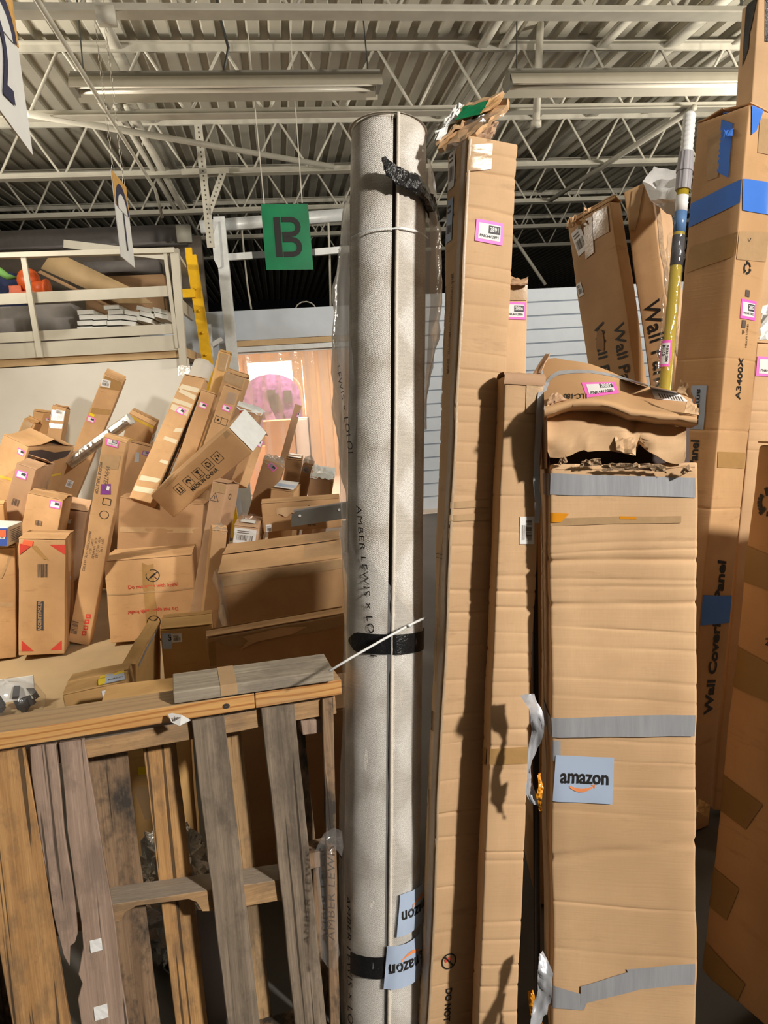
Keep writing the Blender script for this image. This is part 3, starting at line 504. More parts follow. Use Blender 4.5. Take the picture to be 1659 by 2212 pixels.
fixed('hose_loop', lambda m: m.tube([bp(on_v(640,668,9.5)[0]+.0, 9.5, 2.62)]+[bp(on_v(660,668,9.5)[0]+.13*math.cos(t), 9.5, 2.64+.11*math.sin(t)) for t in (2.8, 2.4, 1.9, 1.4, .9, .5)]+[bp(on_v(660,668,9.5)[0]+.14, 9.5, 2.62)], .008, 6), 'steel_white', 'thin loop of hose above the white panel over the doorway', 'hose')
# fluorescent fixtures
for k, (u0, u1, lab) in enumerate(((on_v(155,165,6.4)[0], on_v(818,140,6.4)[0], 'unlit fluorescent fixture on wires, left of the two under the deck'), (on_v(1093,140,6.4)[0], on_v(1093,140,6.4)[0]+2.42, 'unlit fluorescent fixture on wires, right of the two, partly behind the box tower'))):
    z = 4.07; lf = empty('fluorescent_fixture', bp((u0+u1)/2, 6.4, z), (0, 0, BY), lab, 'lamp'); L = u1-u0
    mb = MB(); mb.prism([(-L/2, -.10, .085), (-L/2, -.115, .05), (-L/2, .115, .05), (-L/2, .10, .085)], (1, 0, 0), L); mb.prism([(-L/2, -.05, .085), (-L/2, -.05, .12), (-L/2, .05, .12), (-L/2, .05, .085)], (1, 0, 0), L); mb.obj('housing', 'lamp_grey', lf)
    for s in (-1, 1):
        mb = MB(); mb.prism([(-L/2, s*.115, .05), (-L/2, s*.16, -.035), (-L/2, s*.165, -.03), (-L/2, s*.12, .054)], (1, 0, 0), L); mb.obj('reflector', 'lamp_white', lf)
        mb = MB(); mb.tube([(-L/2+.04, s*.055, .012), (L/2-.04, s*.055, .012)], .019, 12); mb.obj('tube', 'tube_glass', lf, True)
        mb = MB(); mb.box((s*(L/2-.015), 0, .02), (.03, .20, .07)); mb.obj('end_cap', 'lamp_grey', lf)
        mb = MB(); mb.tube([(s*(L/2-.09), 0, .11), (s*(L/2-.11), .0, .68)], .006, 6); mb.obj('hanger_wire', 'dark_steel', lf)
    mb = MB(); x = -.05 if k == 0 else .9; mb.tube([(x, 0, .11), (x+.06, .0, .3), (x+.02, 0, .5), (x, .0, .68)], .012, 6); mb.obj('power_cord', 'dark_steel', lf)
# ------------------------------------------------------------------ hanging signs
sg = empty('hanging_sign', bp(on_v(620,510,6.7)[0], 6.7, on_v(620,510,6.7)[1]), (0, 0, 0), 'green hanging sign board with a black stencilled B', 'sign')
cs = [bp(on_v(x,y,6.7)[0], 6.7, on_v(x,y,6.7)[1])-sg.location for x, y in ((563, 441), (665, 440), (677, 582), (575, 583))]
mb = MB(); mb.prism(cs, JV, .006); mb.obj('board', 'sign_green', sg)
ux = (cs[1]-cs[0]).normalized(); uy = (cs[0]-cs[3]).normalized(); ce = sum(cs, Vector())/4; gm = lambda a, b, off=0: ce+ux*a+uy*b-JV*(off+.003)
mb = MB(); Hh = .33; x0 = -.105
patch(mb, gm, [(x0, -Hh/2), (x0+.055, -Hh/2), (x0+.055, Hh/2), (x0, Hh/2)], 0, .003, 1, 1)
for sy in (1, -1):
    a = []; b = []; R0, R1 = .085, .04
    for k in range(9): t = math.pi/2-math.pi*k/8; a.append((.04+R0*math.cos(t), sy*.083+R0*.97*math.sin(t))); b.append((.04+R1*math.cos(t), sy*.083+R1*math.sin(t)))
    a = [(x0+.066, a[0][1])]+a+[(x0+.066, a[-1][1])]; b = [(x0+.066, b[0][1])]+b+[(x0+.066, b[-1][1])]
    mb.quadgrid([[gm(*p, .003) for p in a], [gm(*p, .003) for p in b]])
mb.obj('lettering', 'black_print', sg)
for x, y, X, Y in ((571, 436, 561, 368), (653, 434, 650, 366)):
    mb = MB(); mb.tube([bp(on_v(x,y+5,6.7)[0], 6.7, on_v(x,y+5,6.7)[1])-sg.location, bp(on_v(X,Y,6.7)[0], 6.7, 4.79)-sg.location], .005, 5); mb.obj('hanger_wire', 'steel_white', sg)
def pennant(lab, A, B, zt, zbl, zbr, num):
    A = Vector(A); B = Vector(B); o = empty('hanging_sign', ((A.x+B.x)/2, (A.y+B.y)/2, zbr), (0, 0, 0), lab, 'sign'); d = Vector((B.x-A.x, B.y-A.y, 0)); W = d.length; d.normalize(); n = Vector((d.y, -d.x, 0)); o0 = Vector((A.x, A.y, zbr))-o.location; H = zt-zbr; hb = zbl-zbr
    if n.dot(-Vector((A.x, A.y, 0))) < 0: n = -n
    g = lambda a, b, off=0: o0+d*a+Vector((0, 0, b))+n*(off)
    mb = MB(); mb.prism([g(0, hb), g(W, 0), g(W, H), g(0, H)], -n, .006); mb.obj('board', 'sign_white', o)
    t = H*.62; mb = MB(); mb.prism([g(0, t, .001), g(W, t, .001), g(W, H, .001), g(0, H, .001)], n, .002); mb.obj('header', 'sign_orange', o)
    mb = MB(); ou = [(W/2+W*.44*math.cos(q), t+W*.40*math.sin(q)) for q in [math.pi*k/12 for k in range(13)]]; inn = [(W/2+W*.33*math.cos(q), t-.01+W*.27*math.sin(q)) for q in [math.pi*k/12 for k in range(13)]]
    mb.quadgrid([[g(*p, .005) for p in ou], [g(*p, .005) for p in inn]]); mb.obj('emblem_arch', 'sign_navy', o)
    mb = MB(); mb.poly([g(*p, .0045) for p in inn]); mb.obj('emblem_field', 'sign_white', o)
    mb = MB(); put_text(mb, lambda a, b, off: g(a, b, off), num, H*.62, W*.5, hb*.5+H*.34, 0, 0, .006, .02, 0, 1, .62); mb.obj('lettering', 'sign_navy', o)
    for a in (.06, W-.06):
        mb = MB(); zc = 4.79-zbr
        for k in range(int((zc-H)/.05)):
            c = g(a, H+.025+k*.05); r = Matrix.Rotation((k % 2)*1.57, 3, 'Z'); mb.tube([c+r@Vector((.009*math.cos(q), 0, .027*math.sin(q))) for q in [2*math.pi*i/6 for i in range(7)]], .0022, 4, 0, False)
        mb.obj('chain', 'chain_steel', o)
pennant('hanging white and orange pointed sign numbered 1, far one', at(240,366,5.0), at(268,372,5.42), at(240,366,5.0)[2], at(261,548,5.0)[2], at(285,573,5.42)[2], '1')
pennant('hanging white and orange pointed sign numbered 2, cut by the left edge', at(-48,60,2.45), at(50,180,2.85), at(30,-110,2.6)[2], at(-20,190,2.45)[2], at(65,327,2.85)[2], '2')
# ------------------------------------------------------------------ mezzanine: rail, ladder, stored things
ra = empty('guard_rail', bp(-3, MZ, 2.1), (0, 0, 0), 'cream painted timber guard rail along the mezzanine edge', 'railing')
def board(nm, x0, ya, yb, x1, yc, yd, v, th, mat='cream_paint'):
    mb = MB(); q = [bp(*uv) for uv in ()]; 
    a = on_v(x0, ya, v); b = on_v(x1, yc, v); c = on_v(x1, yd, v); d = on_v(x0, yb, v)
    mb.prism([bp(p[0], v, p[1])-ra.location for p in (a, b, c, d)], JV, th); return mb.obj(nm, mat, ra)
board('top_rail', -260, 553, 564, 376, 534, 545, MZ-.06, .10); board('mid_rail', -260, 647, 671, 364, 617, 640, MZ, .03); board('kick_board', -260, 733, 755, 378, 699, 720, MZ, .03); board('fascia_board', -260, 757, 790, 390, 723, 756, MZ+.01, .05)
for q in ([(43, 549), (54, 549), (92, 772), (80, 772)], [(351, 536), (358, 536), (388, 752), (379, 752)], [(367, 538), (385, 536), (403, 790), (388, 790)]):
    mb = MB(); mb.prism([bp(on_v(x, y, MZ-.035)[0], MZ-.035, on_v(x, y, MZ-.035)[1])-ra.location for x, y in q], JV, .035 if q[0][0] < 360 else .09); mb.obj('post', 'cream_paint', ra)
mb = MB(); mb.bar(bp(on_v(372, 536, MZ)[0], MZ, 3.08)-ra.location, bp(-.95, 9.2, 3.08)-ra.location, .09, .04); mb.obj('side_rail', 'cream_paint', ra)
mb = MB(); mb.bar(bp(-.95, MZ, 2.62)-ra.location, bp(-.95, 9.2, 2.62)-ra.location, .03, .14); mb.obj('side_rail', 'cream_paint', ra)
mb = MB(); a, b = on_v(140, 527, 9.4), on_v(372, 566, 9.4); mb.bar(bp(a[0], 9.4, a[1])-ra.location, bp(b[0], 9.0, b[1])-ra.location, .05, .09); mb.obj('loose_brace', 'cream_paint', ra)
fixed('steel_beam', lambda m: (m.bar(bp(-12, 11.3, on_v(200, 519, 11.3)[1]), bp(on_v(411, 505, 11.3)[0], 11.3, on_v(411, 505, 11.3)[1]), .15, .24), m.bar(bp(-12, 11.2, on_v(200, 534, 11.2)[1]), bp(on_v(405, 525, 11.2)[0], 11.2, on_v(405, 525, 11.2)[1]), .22, .03)), 'grey_board', 'grey steel beam along the back of the mezzanine', 'beam')
fixed('beam_bracket', lambda m: m.box(bp(on_v(398, 506, 11)[0], 11.0, on_v(398, 506, 11)[1]), (.20, .12, .22), RB), 'steel_white', 'pale square bracket at the end of the grey beam', 'bracket')
ld = empty('ladder_post', bp(on_v(425,660,8.6)[0], 8.6, 0), (0, 0, 0), 'yellow steel safety post with bolts beside the mezzanine corner', 'post')
A, Bq = bp(on_v(413,552,8.6)[0], 8.6, on_v(413,552,8.6)[1])-ld.location, bp(on_v(450,790,8.6)[0], 8.6, on_v(450,790,8.6)[1])-ld.location
mb = MB(); mb.bar(A, A+(Bq-A)*3.0 if False else Bq, .115, .09, JV); mb.obj('upright', 'yellow_steel', ld)
mb = MB(); d = (Bq-A); mb.bar(Bq, Vector((Bq.x+.12, Bq.y, 0)), .115, .09, JV); mb.obj('lower_upright', 'yellow_steel', ld)
mb = MB(); c = bp(on_v(408,634,8.55)[0], 8.55, on_v(408,634,8.55)[1])-ld.location; mb.box(c, (.14, .08, .09), RB); mb.obj('bracket', 'yellow_steel', ld)
mb = MB(); mb.box(A+Vector((-.02, 0, .03)), (.07, .06, .10), RB); mb.obj('head', 'yellow_steel', ld)
for t in (.3, .5, .7, .9): mb = MB(); c = A+d*t-JV*.06; mb.tube([c, c-JV*.04], .016, 8); mb.obj('bolt', 'yellow_steel', ld, True)
def mbox(name, mat, lab, cat, x0, y0, x1, y1, v, dp, group=None):
    a = on_v(x0, y1, v); b = on_v(x1, y0, v); return fixed(name, lambda m: bbox(m, a[0], b[0], v, v+dp, a[1], b[1]), mat, lab, cat, group)
mbox('storage_crate', 'grey_board', 'wide dark grey crate behind the rail at the left edge', 'crate', -60, 660, 60, 760, 8.3, .6); mbox('storage_crate', 'grey_board', 'grey crate behind the rail, right of the wide dark one', 'crate', 84, 655, 152, 752, 8.35, .5)
fixed('plywood_sheet', lambda m: m.prism([bp(on_v(x, y, 9.3)[0], 9.3, on_v(x, y, 9.3)[1]) for x, y in ((88, 580), (108, 550), (130, 548), (280, 620), (330, 655), (255, 655))], JV, .05), 'plywood', 'tan plywood sheet leaning diagonally on the mezzanine', 'sheet')
fixed('dark_board', lambda m: m.prism([bp(on_v(x, y, 9.2)[0], 9.2, on_v(x, y, 9.2)[1]) for x, y in ((80, 588), (88, 584), (300, 690), (285, 690))], JV, .04), 'kraft_dark', 'dark brown board leaning just under the plywood sheet', 'board')
mbox('dark_carton', 'grey_board', 'long charcoal carton high at the back of the mezzanine', 'carton', 182, 560, 340, 590, 10.6, .4); mbox('brown_carton', 'kraft_dark', 'brown carton behind the rail near its corner', 'carton', 205, 592, 352, 625, 10.3, .4); mbox('brown_carton', 'kraft_dark', 'lower brown carton behind the stacked planks', 'carton', 190, 640, 352, 692, 9.6, .4)
tp = empty('stored_jacket', bp(on_v(15, 600, 9.2)[0], 9.2, 2.17), (0, 0, 0), 'navy blue padded bundle with a green strip at the left edge', 'bundle')
mb = MB(); g = []
for i in range(9):
    t = i/8; g.append([bp(on_v(8, 600, 9.2)[0]+(.28-.12*t*t)*math.cos(q)*(1+.15*noise.noise(Vector((q, t*3, 1)))), 9.2+.2*math.sin(q), 2.17+1.0*t)-tp.location for q in [2*math.pi*k/14 for k in range(14)]])
mb.quadgrid(g, 0, True); mb.poly(g[-1]); mb.obj('bundle', 'navy_fabric', tp, True)
mb = MB(); a = on_v(-10, 585, 8.62); b = on_v(36, 600, 8.62); mb.tube([bp(a[0], 8.62, a[1]+.02)-tp.location, bp(b[0]-.08, 8.6, b[1]+.01)-tp.location, bp(b[0], 8.62, b[1])-tp.location], [.05, .035, .01], 8); mb.obj('strip', 'green_fabric', tp, True)
vp = empty('pump_head', bp(on_v(65, 625, 8.5)[0], 8.5, on_v(65, 632, 8.5)[1]), (0, 0, BY), 'orange painted pump casting behind the rail beside the navy bundle', 'pump')
mb = MB(); R = .12; mb.quadgrid([[(R*math.cos(q)*math.sin(p), R*math.sin(q)*math.sin(p), .12+R*1.1*math.cos(p)) for q in [2*math.pi*k/14 for k in range(14)]] for p in [math.pi*i/8 for i in range(9)]], 0, True); mb.obj('casing', 'orange_paint', vp, True)
mb = MB(); mb.tube([(.05, -.05, .03), (.20, -.08, .03)], .075, 14); mb.tube([(.18, -.08, .03), (.21, -.085, .03)], .09, 14); mb.obj('outlet', 'orange_paint', vp, True)
mb = MB(); mb.box((-.12, -.05, .02), (.12, .1, .09)); mb.box((0, -.02, -.02), (.36, .2, .04)); mb.obj('foot', 'orange_paint', vp)
OR = ('leftmost', 'second from the left', 'third from the left', 'fourth from the left', 'fifth from the left'); LY = ('bottom layer', 'second layer up', 'third layer up', 'fourth layer up', 'topmost layer')
for row, (y0, xs) in enumerate(((719, (168, 200, 231)), (706, (168, 200, 231, 262)), (694, (172, 202, 233, 265, 296)), (683, (168, 234, 270, 303, 333)), (672, (225, 296, 330)))):
    for q, x in enumerate(xs):
        a = on_v(x, y0-8+max(0, (x-250))*.10, 8.0); rot = Matrix.Rotation(BY, 3, 'Z')@Matrix.Rotation(min(.30, max(0, (x-235)*.006)), 3, 'Y')
        mb = MB(); c = bp(a[0]+.07, 8.35, a[1]); mb.box((0, 0, 0), (.148, .7, .043), rot); o = mb.obj('plank', 'white_board'); o.location = c
        tag(o, 'white-ended plank, %s in the %s of the mezzanine heap' % (OR[q], LY[row]), 'plank', 'white-ended planks heaped on the mezzanine')
# ------------------------------------------------------------------ strip curtain and dock room things
cu = empty('strip_curtain', bp((D0+D1)/2, 9.34, 2.16), (0, 0, BY), 'clear plastic strip curtain hanging in the bright doorway', 'curtain')
n = 11; wst = (D1-D0)/n
for k in range(n):
    mb = MB(); x0 = D0-(D0+D1)/2+k*wst-.02; g = []
    for i in range(7):
        z = -2.12*i/6; g.append([(x0+(wst+.05)*j/5, (.012 if k % 2 else -.012)+.018*math.sin(math.pi*j/5)+.02*noise.noise(Vector((k*3.1, i*.6, j*.2))), z) for j in range(6)])
    mb.quadgrid(g); mb.obj('strip', 'pvc_strip', cu, True)
mb = MB(); mb.box((0, 0, .0), (D1-D0, .05, .05)); mb.obj('header_rail', 'white_steel_bright', cu)
rk = empty('wrapped_load', bp(on_v(588,880,12.0)[0], 12.0, .02), (0, 0, BY), 'arched purple load under clear film beyond the strip curtain', 'load')
zt = on_v(588,802,12.0)[1]; ar = [(-.52, .8), (-.52, zt-.35)]+[(-.5*math.cos(q), zt-.35+.35*math.sin(q)) for q in [math.pi*i/8 for i in range(1, 8)]]+[(.5, zt-.35), (.52, .8)]
gi = lambda kx, kz: [(x*kx, .8+(z-.8)*kz) for x, z in ar]
mb = MB(); mb.prism([(x, -.02, z) for x, z in gi(.93, .95)], (0, 1, 0), .42); mb.obj('goods', 'purple_wrap', rk)
rgb = random.Random(9)
for i in range(12): mb = MB(); x_, z_ = rgb.uniform(-.34, .34), rgb.uniform(.9, zt-.35); mb.box((x_, -.035-.01*(i % 3), z_), (rgb.uniform(.12, .26), .05, rgb.uniform(.14, .3)), Matrix.Rotation(rgb.uniform(-.3, .3), 3, 'Y')); mb.obj('bag', ('purple_light', 'dark_steel', 'purple_wrap')[i % 3], rk)
mb = MB(); mb.prism([(x, -.15, z) for x, z in ar], (0, 1, 0), .6); mb.obj('film', 'clear_film', rk)
mb = MB(); mb.box((0, .1, .40), (1.05, .7, .76)); mb.obj('skid', 'kraft_orange', rk)
a0, a1 = on_v(574,960,11.0)[0], on_v(637,960,11.0)[0]; zz = on_v(600,912,11.0)[1]
bo = empty('bulk_box', bp((a0+a1)/2, 11.2, .012), (0, 0, BY), 'plain orange bulk box standing beyond the strip curtain', 'box'); W = a1-a0
for x, y, w_, d_ in ((0, -.2, W, .02), (0, .2, W, .02), (-W/2, 0, .02, .4), (W/2, 0, .02, .4)): mb = MB(); mb.box((x, y, zz/2), (w_, d_, zz)); mb.obj('side_panel', 'kraft_orange', bo)
mb = MB(); mb.box((0, 0, zz), (W+.02, .44, .02)); mb.obj('lid', 'kraft_orange', bo)
a0, a1, zz = on_v(641,960,11.3)[0], on_v(669,960,11.3)[0], on_v(655,905,11.3)[1]
cb = empty('white_cabinet', bp((a0+a1)/2, 11.58, .012), (0, 0, BY), 'narrow white cabinet with a dark frame beyond the strip curtain', 'cabinet'); W = a1-a0
mb = MB(); mb.box((0, 0, zz/2+.06), (W, .3, zz-.12)); mb.obj('body', 'white_plastic', cb); mb = MB(); mb.box((0, -.155, zz/2+.06), (W*.9, .012, zz-.18)); mb.obj('door', 'white_plastic', cb)
for s in (-1, 1): mb = MB(); mb.box((s*(W/2+.015), 0, zz/2), (.025, .3, zz)); mb.obj('frame_post', 'dark_steel', cb)
fixed('dark_bag', lambda m: m.quadgrid([[bp(on_v(612,905,11.6)[0]+.2*math.cos(q)*s, 11.6+.12*math.sin(q)*s, .78+.34*t) for q in [2*math.pi*i/12 for i in range(12)]] for t, s in ((0, .9), (.3, 1), (.7, .8), (1, .15))], 0, True), 'dark_plastic', 'dark bag in front of the purple load beyond the curtain', 'bag')
# ------------------------------------------------------------------ heap of cartons
def lab(c, face, px, py, wpx, rot=0, **k): a, b = c.px(face, px, py); return c.label(face, a, b, c.sz(face, px, py, wpx), rot, **k)
def paper(c, face, px, py, wpx, asp=.8, rot=0, **k): a, b = c.px(face, px, py); wm = c.sz(face, px, py, wpx); return c.paper(face, a, b, wm, wm*asp, rot, **k)
def tapeq(c, face, pts, mat='brown_tape', **k): return c.tape([(face, c.q(face, *pts))], mat, **k)
def txt(c, face, items, mat='black_print', name='printing'):            # (string, px, py, cap height in px, rot, ...)
    out = []
    for it in items: a, b = c.px(face, it[1], it[2]); out.append((it[0], a, b, c.sz(face, it[1], it[2], it[3])*1.4, *it[4:]))
    return c.text(face, out, mat, name)
HP = 'cartons heaped behind the pallet'
c = Carton('cardboard_box', 'o_accent', 'upright tan box with red corner marks and a black bar, front row at left', 'kraft', .006, flaps=True, group=HP)
w, d, h = c.dim
for q in ([(.0, h-.10), (.09, h-.03), (.0, h-.03)], [(w, h-.10), (w, h-.03), (w-.10, h-.03)], [(.02, .03), (.09, .03), (.02, .10)], [(w-.02, .03), (w-.09, .03), (w-.02, .10)]): mb = MB(); mb.poly([c.map('front')(min(max(a, .006), w-.006), b, .002) for a, b in q]); mb.obj('corner_mark', 'red_print', c.o)
a, b = c.px('front', 91, 1232); mb = MB(); barcode(mb, c.map('front'), a, b, .062, .095, 0, 0, .002, 3, 16); mb.obj('barcode', 'grey_print', c.o)
a, b = c.px('front', 86, 1331); mb = MB(); patch(mb, c.map('front'), rect(a, b, .044, .20), 0, .002, 2, 2); put_text(mb, c.map('front'), 'ACCENTSTACK.ER', .030, a, b, math.pi/2, 1, .003, .02, 0, 1, .8); mb.obj('printing', ['dark_panel', 'kraft_light'], c.o)
tapeq(c, 'front', [(92, 1206), (104, 1209), (78, 1178), (64, 1178)]); paper(c, 'top', 98, 1147, 18, .5, code=False); paper(c, 'top', 120, 1156, 20, .4, code=False); mb = MB(); patch(mb, c.map('front'), rect(.055, h-.022, .06, .035, -.2), 0, .003, 2, 2); mb.obj('sticker', 'orange_label', c.o); paper(c, 'right', 151, 1248, 6, 1.2, code=False)
c = Carton('cardboard_box', 'n_left', 'tan box cut by the left edge, beside the box with red corner marks', 'kraft', .006, flaps=True, group=HP); tapeq(c, 'front', [(0, 1310), (30, 1310), (30, 1300), (0, 1300)], 'clear_tape'); tapeq(c, 'front', [(0, 1250), (4, 1250), (30, 1190), (22, 1188)], 'clear_tape')
c = Carton('retail_box', 'm_blue', 'small blue and white retail box at the left edge', 'white_paper', .001, group=HP)
tapeq(c, 'front', [(-60, 1180), (16, 1179), (16, 1141), (-60, 1142)], 'blue_label', name='printed_panel'); mb = MB(); a, b = c.px('front', 3, 1152); patch(mb, c.map('front'), rect(a, b, .06, .045), 0, .004, 1, 1); mb.obj('sticker', 'orange_label', c.o); paper(c, 'front', 5, 1161, 11, .5); 
mb = MB(); [patch(mb, c.map('right'), rect(.13, .10-.012*k, .18-.01*(k % 3), .004), 0, .002, 1, 1) for k in range(7)]; mb.obj('printing', 'grey_print', c.o)
c = Carton('cardboard_box', 'p_orange', 'orange tinted box low at the left edge behind the front row', 'kraft_orange', .003, flaps=True, group=HP)
c = Carton('long_carton', 'l_tall', 'tall scuffed carton leaning right, printed with weights and a red block', 'kraft', .006, flaps=.02, cuts=14, group=HP)
lab(c, 'front', 243, 956, 27, num='2904'); R90 = -math.pi/2
txt(c, 'front', [('WINTERIA', 229, 1032, 9, R90, .0, .3), ('MIDDLE TABLE TOP', 213, 1032, 6, R90), ('QTY : 1 PC', 220, 1178, 5, R90, .0), ('N.W : 102.21 LBS', 212, 1182, 5, R90, .0), ('G.W : 114.64 LBS', 204, 1184, 5, R90, .0), ('CUFT : 10.27', 197, 1180, 5, R90, .0), ('PRODUCTION DATE : 10 8 2022', 187, 1190, 5, R90, .0)], 'grey_print')
tapeq(c, 'front', [(216, 1068), (239, 1068), (239, 1045), (218, 1045)], 'purple_label', name='sticker'); paper(c, 'front', 233, 1054, 6, 1.6, code=False)
[tapeq(c, 'front', [(x-5, y+5), (x+5, y+5), (x+6, y-5), (x-4, y-5)], 'red_print', name='printed_block') for x, y in ((181.5, 1368), (185, 1356), (187.5, 1343), (190.5, 1331))]; a, b = c.px('front', 161, 1355); mb = MB(); barcode(mb, c.map('front'), a, b, .10, .045, math.pi/2, 0, .002, 5, 16); mb.obj('barcode', 'grey_print', c.o)
[txt(c, 'front', [(ch, x, y, 5, R90, .03)], 'kraft_light', 'lettering') for ch, x, y in (('E', 190.5, 1331), ('R', 187.5, 1343), ('D', 185, 1356), ('G', 181.5, 1368))]; a, b = c.px('front', 225, 1112); e = c.px('front', 230, 1084)
c.marks('front', [(circle(a, b, .028, 10), .004), (rect(e[0], e[1], .05, .045)+[rect(e[0], e[1], .05, .045)[0]], .004)]); tapeq(c, 'front', [(214, 1010), (255, 1014), (262, 985), (220, 982)], 'clear_tape')
c = Carton('cardboard_box', 'r_knife', 'wide tan box with a crossed knife mark printed twice', 'kraft', .007, flaps=True, group=HP)
KN = []
for px, py, up in ((330, 1243, 1), (332, 1343, -1)):
    a, b = c.px('front', px, py); r_ = .045; mb = MB(); f = c.map('front')
    o_, i_ = circle(a, b, r_, 26), circle(a, b, r_*.88, 26); mb.quadgrid([[f(*p, .002) for p in o_], [f(*p, .002) for p in i_]])
    for t in (.75, -.75): patch(mb, f, rect(a, b, r_*1.8, r_*.12, t), 0, .002, 1, 1)
    patch(mb, f, rect(a, b, r_*1.0, r_*.26, .75), 0, .0022, 1, 1); mb.obj('knife_mark', 'black_print', c.o)
txt(c, 'front', [('Do not open with knife!', 332, 1265, 8, 0, .012), ('Do not open with knife!', 331, 1318, 8, math.pi)], 'red_print')
tapeq(c, 'front', [(318, 1385), (342, 1384), (330, 1206), (306, 1207)]); mb = MB(); patch(mb, c.map('front'), [(.0, c.dim.z*.58), (c.dim.x, c.dim.z*.585), (c.dim.x, c.dim.z*.60), (0, c.dim.z*.595)], 0, .0024, 2, 8); mb.obj('seam_tape', 'clear_tape', c.o)
for y in (1180, 1194): tapeq(c, 'top', [(384, y+5), (412, y+3), (418, y-3), (390, y-2)], 'red_print', name='printed_bar')
c = Carton('cardboard_box', 'i_box', 'leaning tan box with a sooty stamp, left of the box with tape flaps', 'kraft_brown', .007, flaps=.05, group=HP); lab(c, 'front', 47, 1026, 24); a, b = c.px('front', 33, 1085); mb = MB(); barcode(mb, c.map('front'), a, b, .05, .05, 0, 0, .002, 8, 10); mb.obj('stamp', 'grey_print', c.o); tapeq(c, 'right', [(100, 1065), (104, 1064), (108, 1035), (104, 1036)], 'clear_tape')
c = Carton('cardboard_box', 'j_box', 'squat tan box with one pink label, behind the box with red corner marks', 'kraft', .005, flaps=.02, group=HP); lab(c, 'front', 119, 1090, 24); a, b = c.px('front', 84, 1130); mb = MB(); barcode(mb, c.map('front'), a, b, .05, .04, 0, 0, .002, 9, 10); mb.obj('stamp', 'grey_print', c.o)
c = Carton('cardboard_box', 'k_crush', 'crushed box in clear plastic between the leaning long carton and squat box', 'kraft_brown', .016, flaps=.05, group=HP, cuts=9); tapeq(c, 'front', [(142, 1140), (180, 1142), (184, 1108), (146, 1106)], 'clear_film', name='plastic_wrap', off=.006); tapeq(c, 'front', [(136, 1128), (153, 1130), (156, 1108), (140, 1108)], 'white_plastic', name='paper_scrap')
c = Carton('cardboard_box', 'a_torn', 'big box with a torn open dark side and yellow strap, upper left', 'kraft', .007, flaps=.05, group=HP, cuts=8); lab(c, 'front', 45, 977, 18)
mb = MB(); f = c.map('right'); mb.poly([f(a*c.dim.y, c.dim.z+b, .004) for a, b in ((.04, -.03), (.3, -.02), (.6, -.05), (.95, -.03), (.9, -.09), (.55, -.13), (.45, -.10), (.3, -.16), (.05, -.17))]); mb.obj('torn_opening', 'gap_shade', c.o)  # flat near-black patch, shade of the opening painted on the side
tapeq(c, 'front', [(0, 1032), (40, 1043), (40, 1037), (0, 1026)], 'yellow_strap', name='strap'); tapeq(c, 'right', [(50, 1040), (132, 1026), (132, 1021), (50, 1035)], 'yellow_strap', name='strap'); paper(c, 'top', 108, 953, 26, .45, mat='pale_blue_label', code=False)
c = Carton('cardboard_box', 'b_small', 'small shiny taped box standing behind the big torn box', 'kraft_orange', .008, flaps=.03, group=HP, cuts=7); tapeq(c, 'front', [(42, 934), (60, 936), (70, 916), (54, 908)], 'clear_tape', off=.004)
c = Carton('cardboard_box', 'c_box', 'plain box with a pink label edge, farthest back in the left corner', 'kraft_orange', .004, flaps=True, group=HP); lab(c, 'front', 103, 906, 9)
c = Carton('long_carton', 'd_box', 'narrow upright box with two silver tape patches, upper left', 'kraft', .004, flaps=.02, group=HP); tapeq(c, 'front', [(106, 907), (137, 910), (141, 888), (112, 885)], 'duct_tape', name='silver_tape'); tapeq(c, 'front', [(108, 925), (134, 927), (136, 916), (106, 914)], 'duct_tape', name='silver_tape'); paper(c, 'front', 128, 890, 16, .6)
c = Carton('long_carton', 'e_tall', 'tallest tan carton leaning on the white wall with a white top label', 'kraft', .004, flaps=.03, cuts=14, group=HP); paper(c, 'front', 228, 828, 20, .85, .2); lab(c, 'front', 197, 906, 17); paper(c, 'front', 199, 896, 11, .55, mat='yellow_label', code=False, name='sticker'); tapeq(c, 'front', [(189, 893), (236, 896), (240, 885), (194, 880)]); tapeq(c, 'front', [(216, 838), (258, 845), (263, 826), (227, 812)]); paper(c, 'front', 150, 1045, 14, 1.3)
c = Carton('cardboard_box', 'g_strap', 'box with a yellow strap behind the silver foil roll', 'kraft', .006, flaps=True, group=HP)
f = c.map('front'); tapeq(c, 'front', [(280, 902), (332, 928), (332, 922), (280, 896)], 'yellow_strap', name='strap'); tapeq(c, 'front', [(262, 945), (322, 966), (323, 961), (263, 940)], 'yellow_strap', name='strap'); paper(c, 'right', 330, 945, 9, 1.5)
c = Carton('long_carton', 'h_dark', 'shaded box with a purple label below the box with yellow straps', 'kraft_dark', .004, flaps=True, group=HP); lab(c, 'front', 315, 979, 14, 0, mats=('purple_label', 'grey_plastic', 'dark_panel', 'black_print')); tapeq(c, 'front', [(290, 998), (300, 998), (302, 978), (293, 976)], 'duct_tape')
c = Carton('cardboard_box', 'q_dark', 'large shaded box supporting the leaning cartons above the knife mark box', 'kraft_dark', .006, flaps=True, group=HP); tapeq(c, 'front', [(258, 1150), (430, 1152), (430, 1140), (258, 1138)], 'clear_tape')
c = Carton('long_carton', 's_white', 'tan carton banded with torn strips of white paper tape', 'kraft', .004, flaps=.02, cuts=12, group=HP); lab(c, 'front', 391, 888, 20, -.3)
